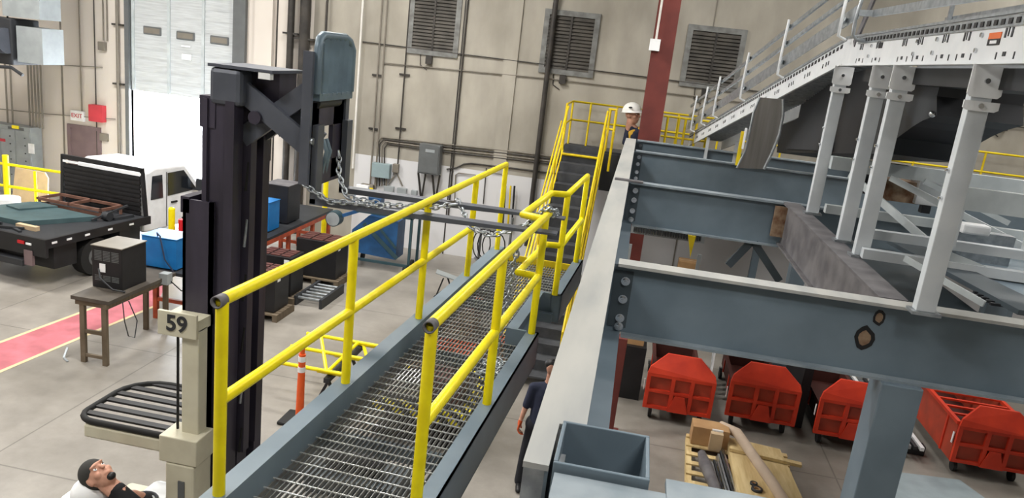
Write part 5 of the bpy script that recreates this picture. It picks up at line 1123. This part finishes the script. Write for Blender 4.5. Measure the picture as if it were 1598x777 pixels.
for A in (G1, G2): b.cap(A[0], A[1], .1, .075); b.cap(A[1], A[2], .075, .062)
blob(b, 'trousers', 'trouser', pm, .014, 3)
for A in (G1, G2): b = MB(); b.cap(A[2] + Vector((0, .04, -.03)), A[2] + Vector((.02, -.16, -.045)), .048, .035); P(b.build('boot', 'black'), pm)
b = MB(); hand(b, L1[2], L1[2] - L1[1] + Vector((0, 0, -.1)), (.8, 0, 0), 1.18, .6); blob(b, 'glove', 'glove', pm, .007, 2)
b = MB(); b.ell(hc + Vector((-.01, 0, .06)), (.1, .085, .07)); P(b.build('hair', 'black'), pm)
# (c) kneeling man in hard hat beside the red column
km = thing('person', (-.2, 17.95, 3.45), 'worker in white hard hat and yellow vest beside the red column', 'person')
KS = 1.7; hc = Vector((-.2, 17.95, 4.43)); z_ax = Vector((-.12, 0, 1)).normalized(); x_ax = Vector((.8, -.42, -.4)); x_ax = (x_ax - z_ax * x_ax.dot(z_ax)).normalized(); R1 = Matrix((x_ax, z_ax.cross(x_ax), z_ax)).transposed()
b = MB(); head(b, hc, R1, KS); hp = Vector((-.02, 18.05, 3.62)); cc = Vector((-.04, 18.0, 3.98))
b.cap(hp, cc, .13, .17); b.cap(cc, hc + Vector((-.02, .02, -.2)), .15, .075)
arms = [[cc + Vector((-.2, 0, .1)), cc + Vector((-.24, -.05, -.2)), cc + Vector((-.1, -.2, -.28))], [cc + Vector((.2, 0, .1)), cc + Vector((.26, -.05, -.2)), cc + Vector((.12, -.2, -.28))]]
for A in arms: b.cap(cc, A[0], .09, .07); b.cap(A[0], A[1], .06, .05); b.cap(A[1], A[2], .048, .034); hand(b, A[2], A[2] - A[1], (0, 0, -1))
for dx in (-.11, .11): b.cap(hp + Vector((dx, 0, 0)), hp + Vector((dx, -.34, -.06)), .1, .075); b.cap(hp + Vector((dx, -.34, -.08)), hp + Vector((dx, .1, -.1)), .065, .05)
blob(b, 'body', 'skin', km, .014, 3); eyes(hc, R1, km, KS)
b = MB(); b.cap(hp, cc, .15, .19); b.cap(cc, hc + Vector((-.02, .02, -.26)), .17, .09)
for A in arms: b.cap(cc, A[0], .11, .085); b.cap(A[0], A[1], .08, .066); b.cap(A[1], A[2], .064, .046)
blob(b, 'shirt', 'navy', km, .016, 4)
b = MB(); b.cap(hp + Vector((-.06, 0, .05)), cc + Vector((-.07, -.01, .05)), .125, .15); b.cap(hp + Vector((.06, 0, .05)), cc + Vector((.07, -.01, .05)), .125, .15); blob(b, 'vest', 'vest', km, .016, 4)
b = MB()
for dx in (-.11, .11): b.cap(hp + Vector((dx, 0, 0)), hp + Vector((dx, -.34, -.06)), .115, .085); b.cap(hp + Vector((dx, -.34, -.08)), hp + Vector((dx, .1, -.1)), .072, .058)
blob(b, 'trousers', 'trouser', km, .016, 3)
# hard hat: dome and brim
b = MB(); n = 28; rings = []
for i in range(9):
    t = i / 8 * PI / 2; rings.append([(-.01 + .15 * math.cos(t) * math.cos(2 * PI * j / n), .125 * math.cos(t) * math.sin(2 * PI * j / n), .045 + .135 * math.sin(t)) for j in range(n)])
brim = [(-.01 + (.165 + .05 * max(0, math.cos(2 * PI * j / n))) * math.cos(2 * PI * j / n), .142 * math.sin(2 * PI * j / n), .035) for j in range(n)]
vs = [hc + R1 @ (Vector(p) * KS * .92) for rg in [brim] + rings for p in rg]
b.add(vs, [(i * n + j, i * n + (j + 1) % n, (i + 1) * n + (j + 1) % n, (i + 1) * n + j) for i in range(9) for j in range(n)], True)
hh = P(b.build('hard_hat', 'hat_white'), km); so = hh.modifiers.new('solid', 'SOLIDIFY'); so.thickness = .006
b = MB(); p = hc + R1 @ (Vector((.04, -.125, .1)) * KS); b.ell(p, (.05, .012, .02), R=R1); P(b.build('hat_sticker', 'charcoal'), km)
for o in S.objects:
    if o.parent is None and 'label' in o.keys() and 'group' not in o.keys():
        g_ = {'wall_pipe': 'vertical pipes and conduits on the back wall', 'wall_conduit': 'horizontal conduit runs on the back wall', 'steel_beam': 'steel beams of the deck', 'steel_column': 'steel columns of the deck',
              'battery_charger': 'battery chargers on the benches', 'forklift_battery': 'forklift batteries on pallets', 'pallet': 'pallets on the floor', 'wooden_crate': 'crates under the catwalk', 'chain': 'chains on forks and catwalk',
              'railing_section': 'yellow railing sections on trestles', 'trestle': 'trestles under the railing sections', 'outlet_box': 'small outlet boxes on the white wall', 'junction_box': 'junction boxes on the wall', 'bollard': 'yellow bollards', 'tape_roll': 'rolls on the cardboard sheet', 'person': 'workers'}.get(o.name.split('.')[0])
        if g_: o['group'] = g_
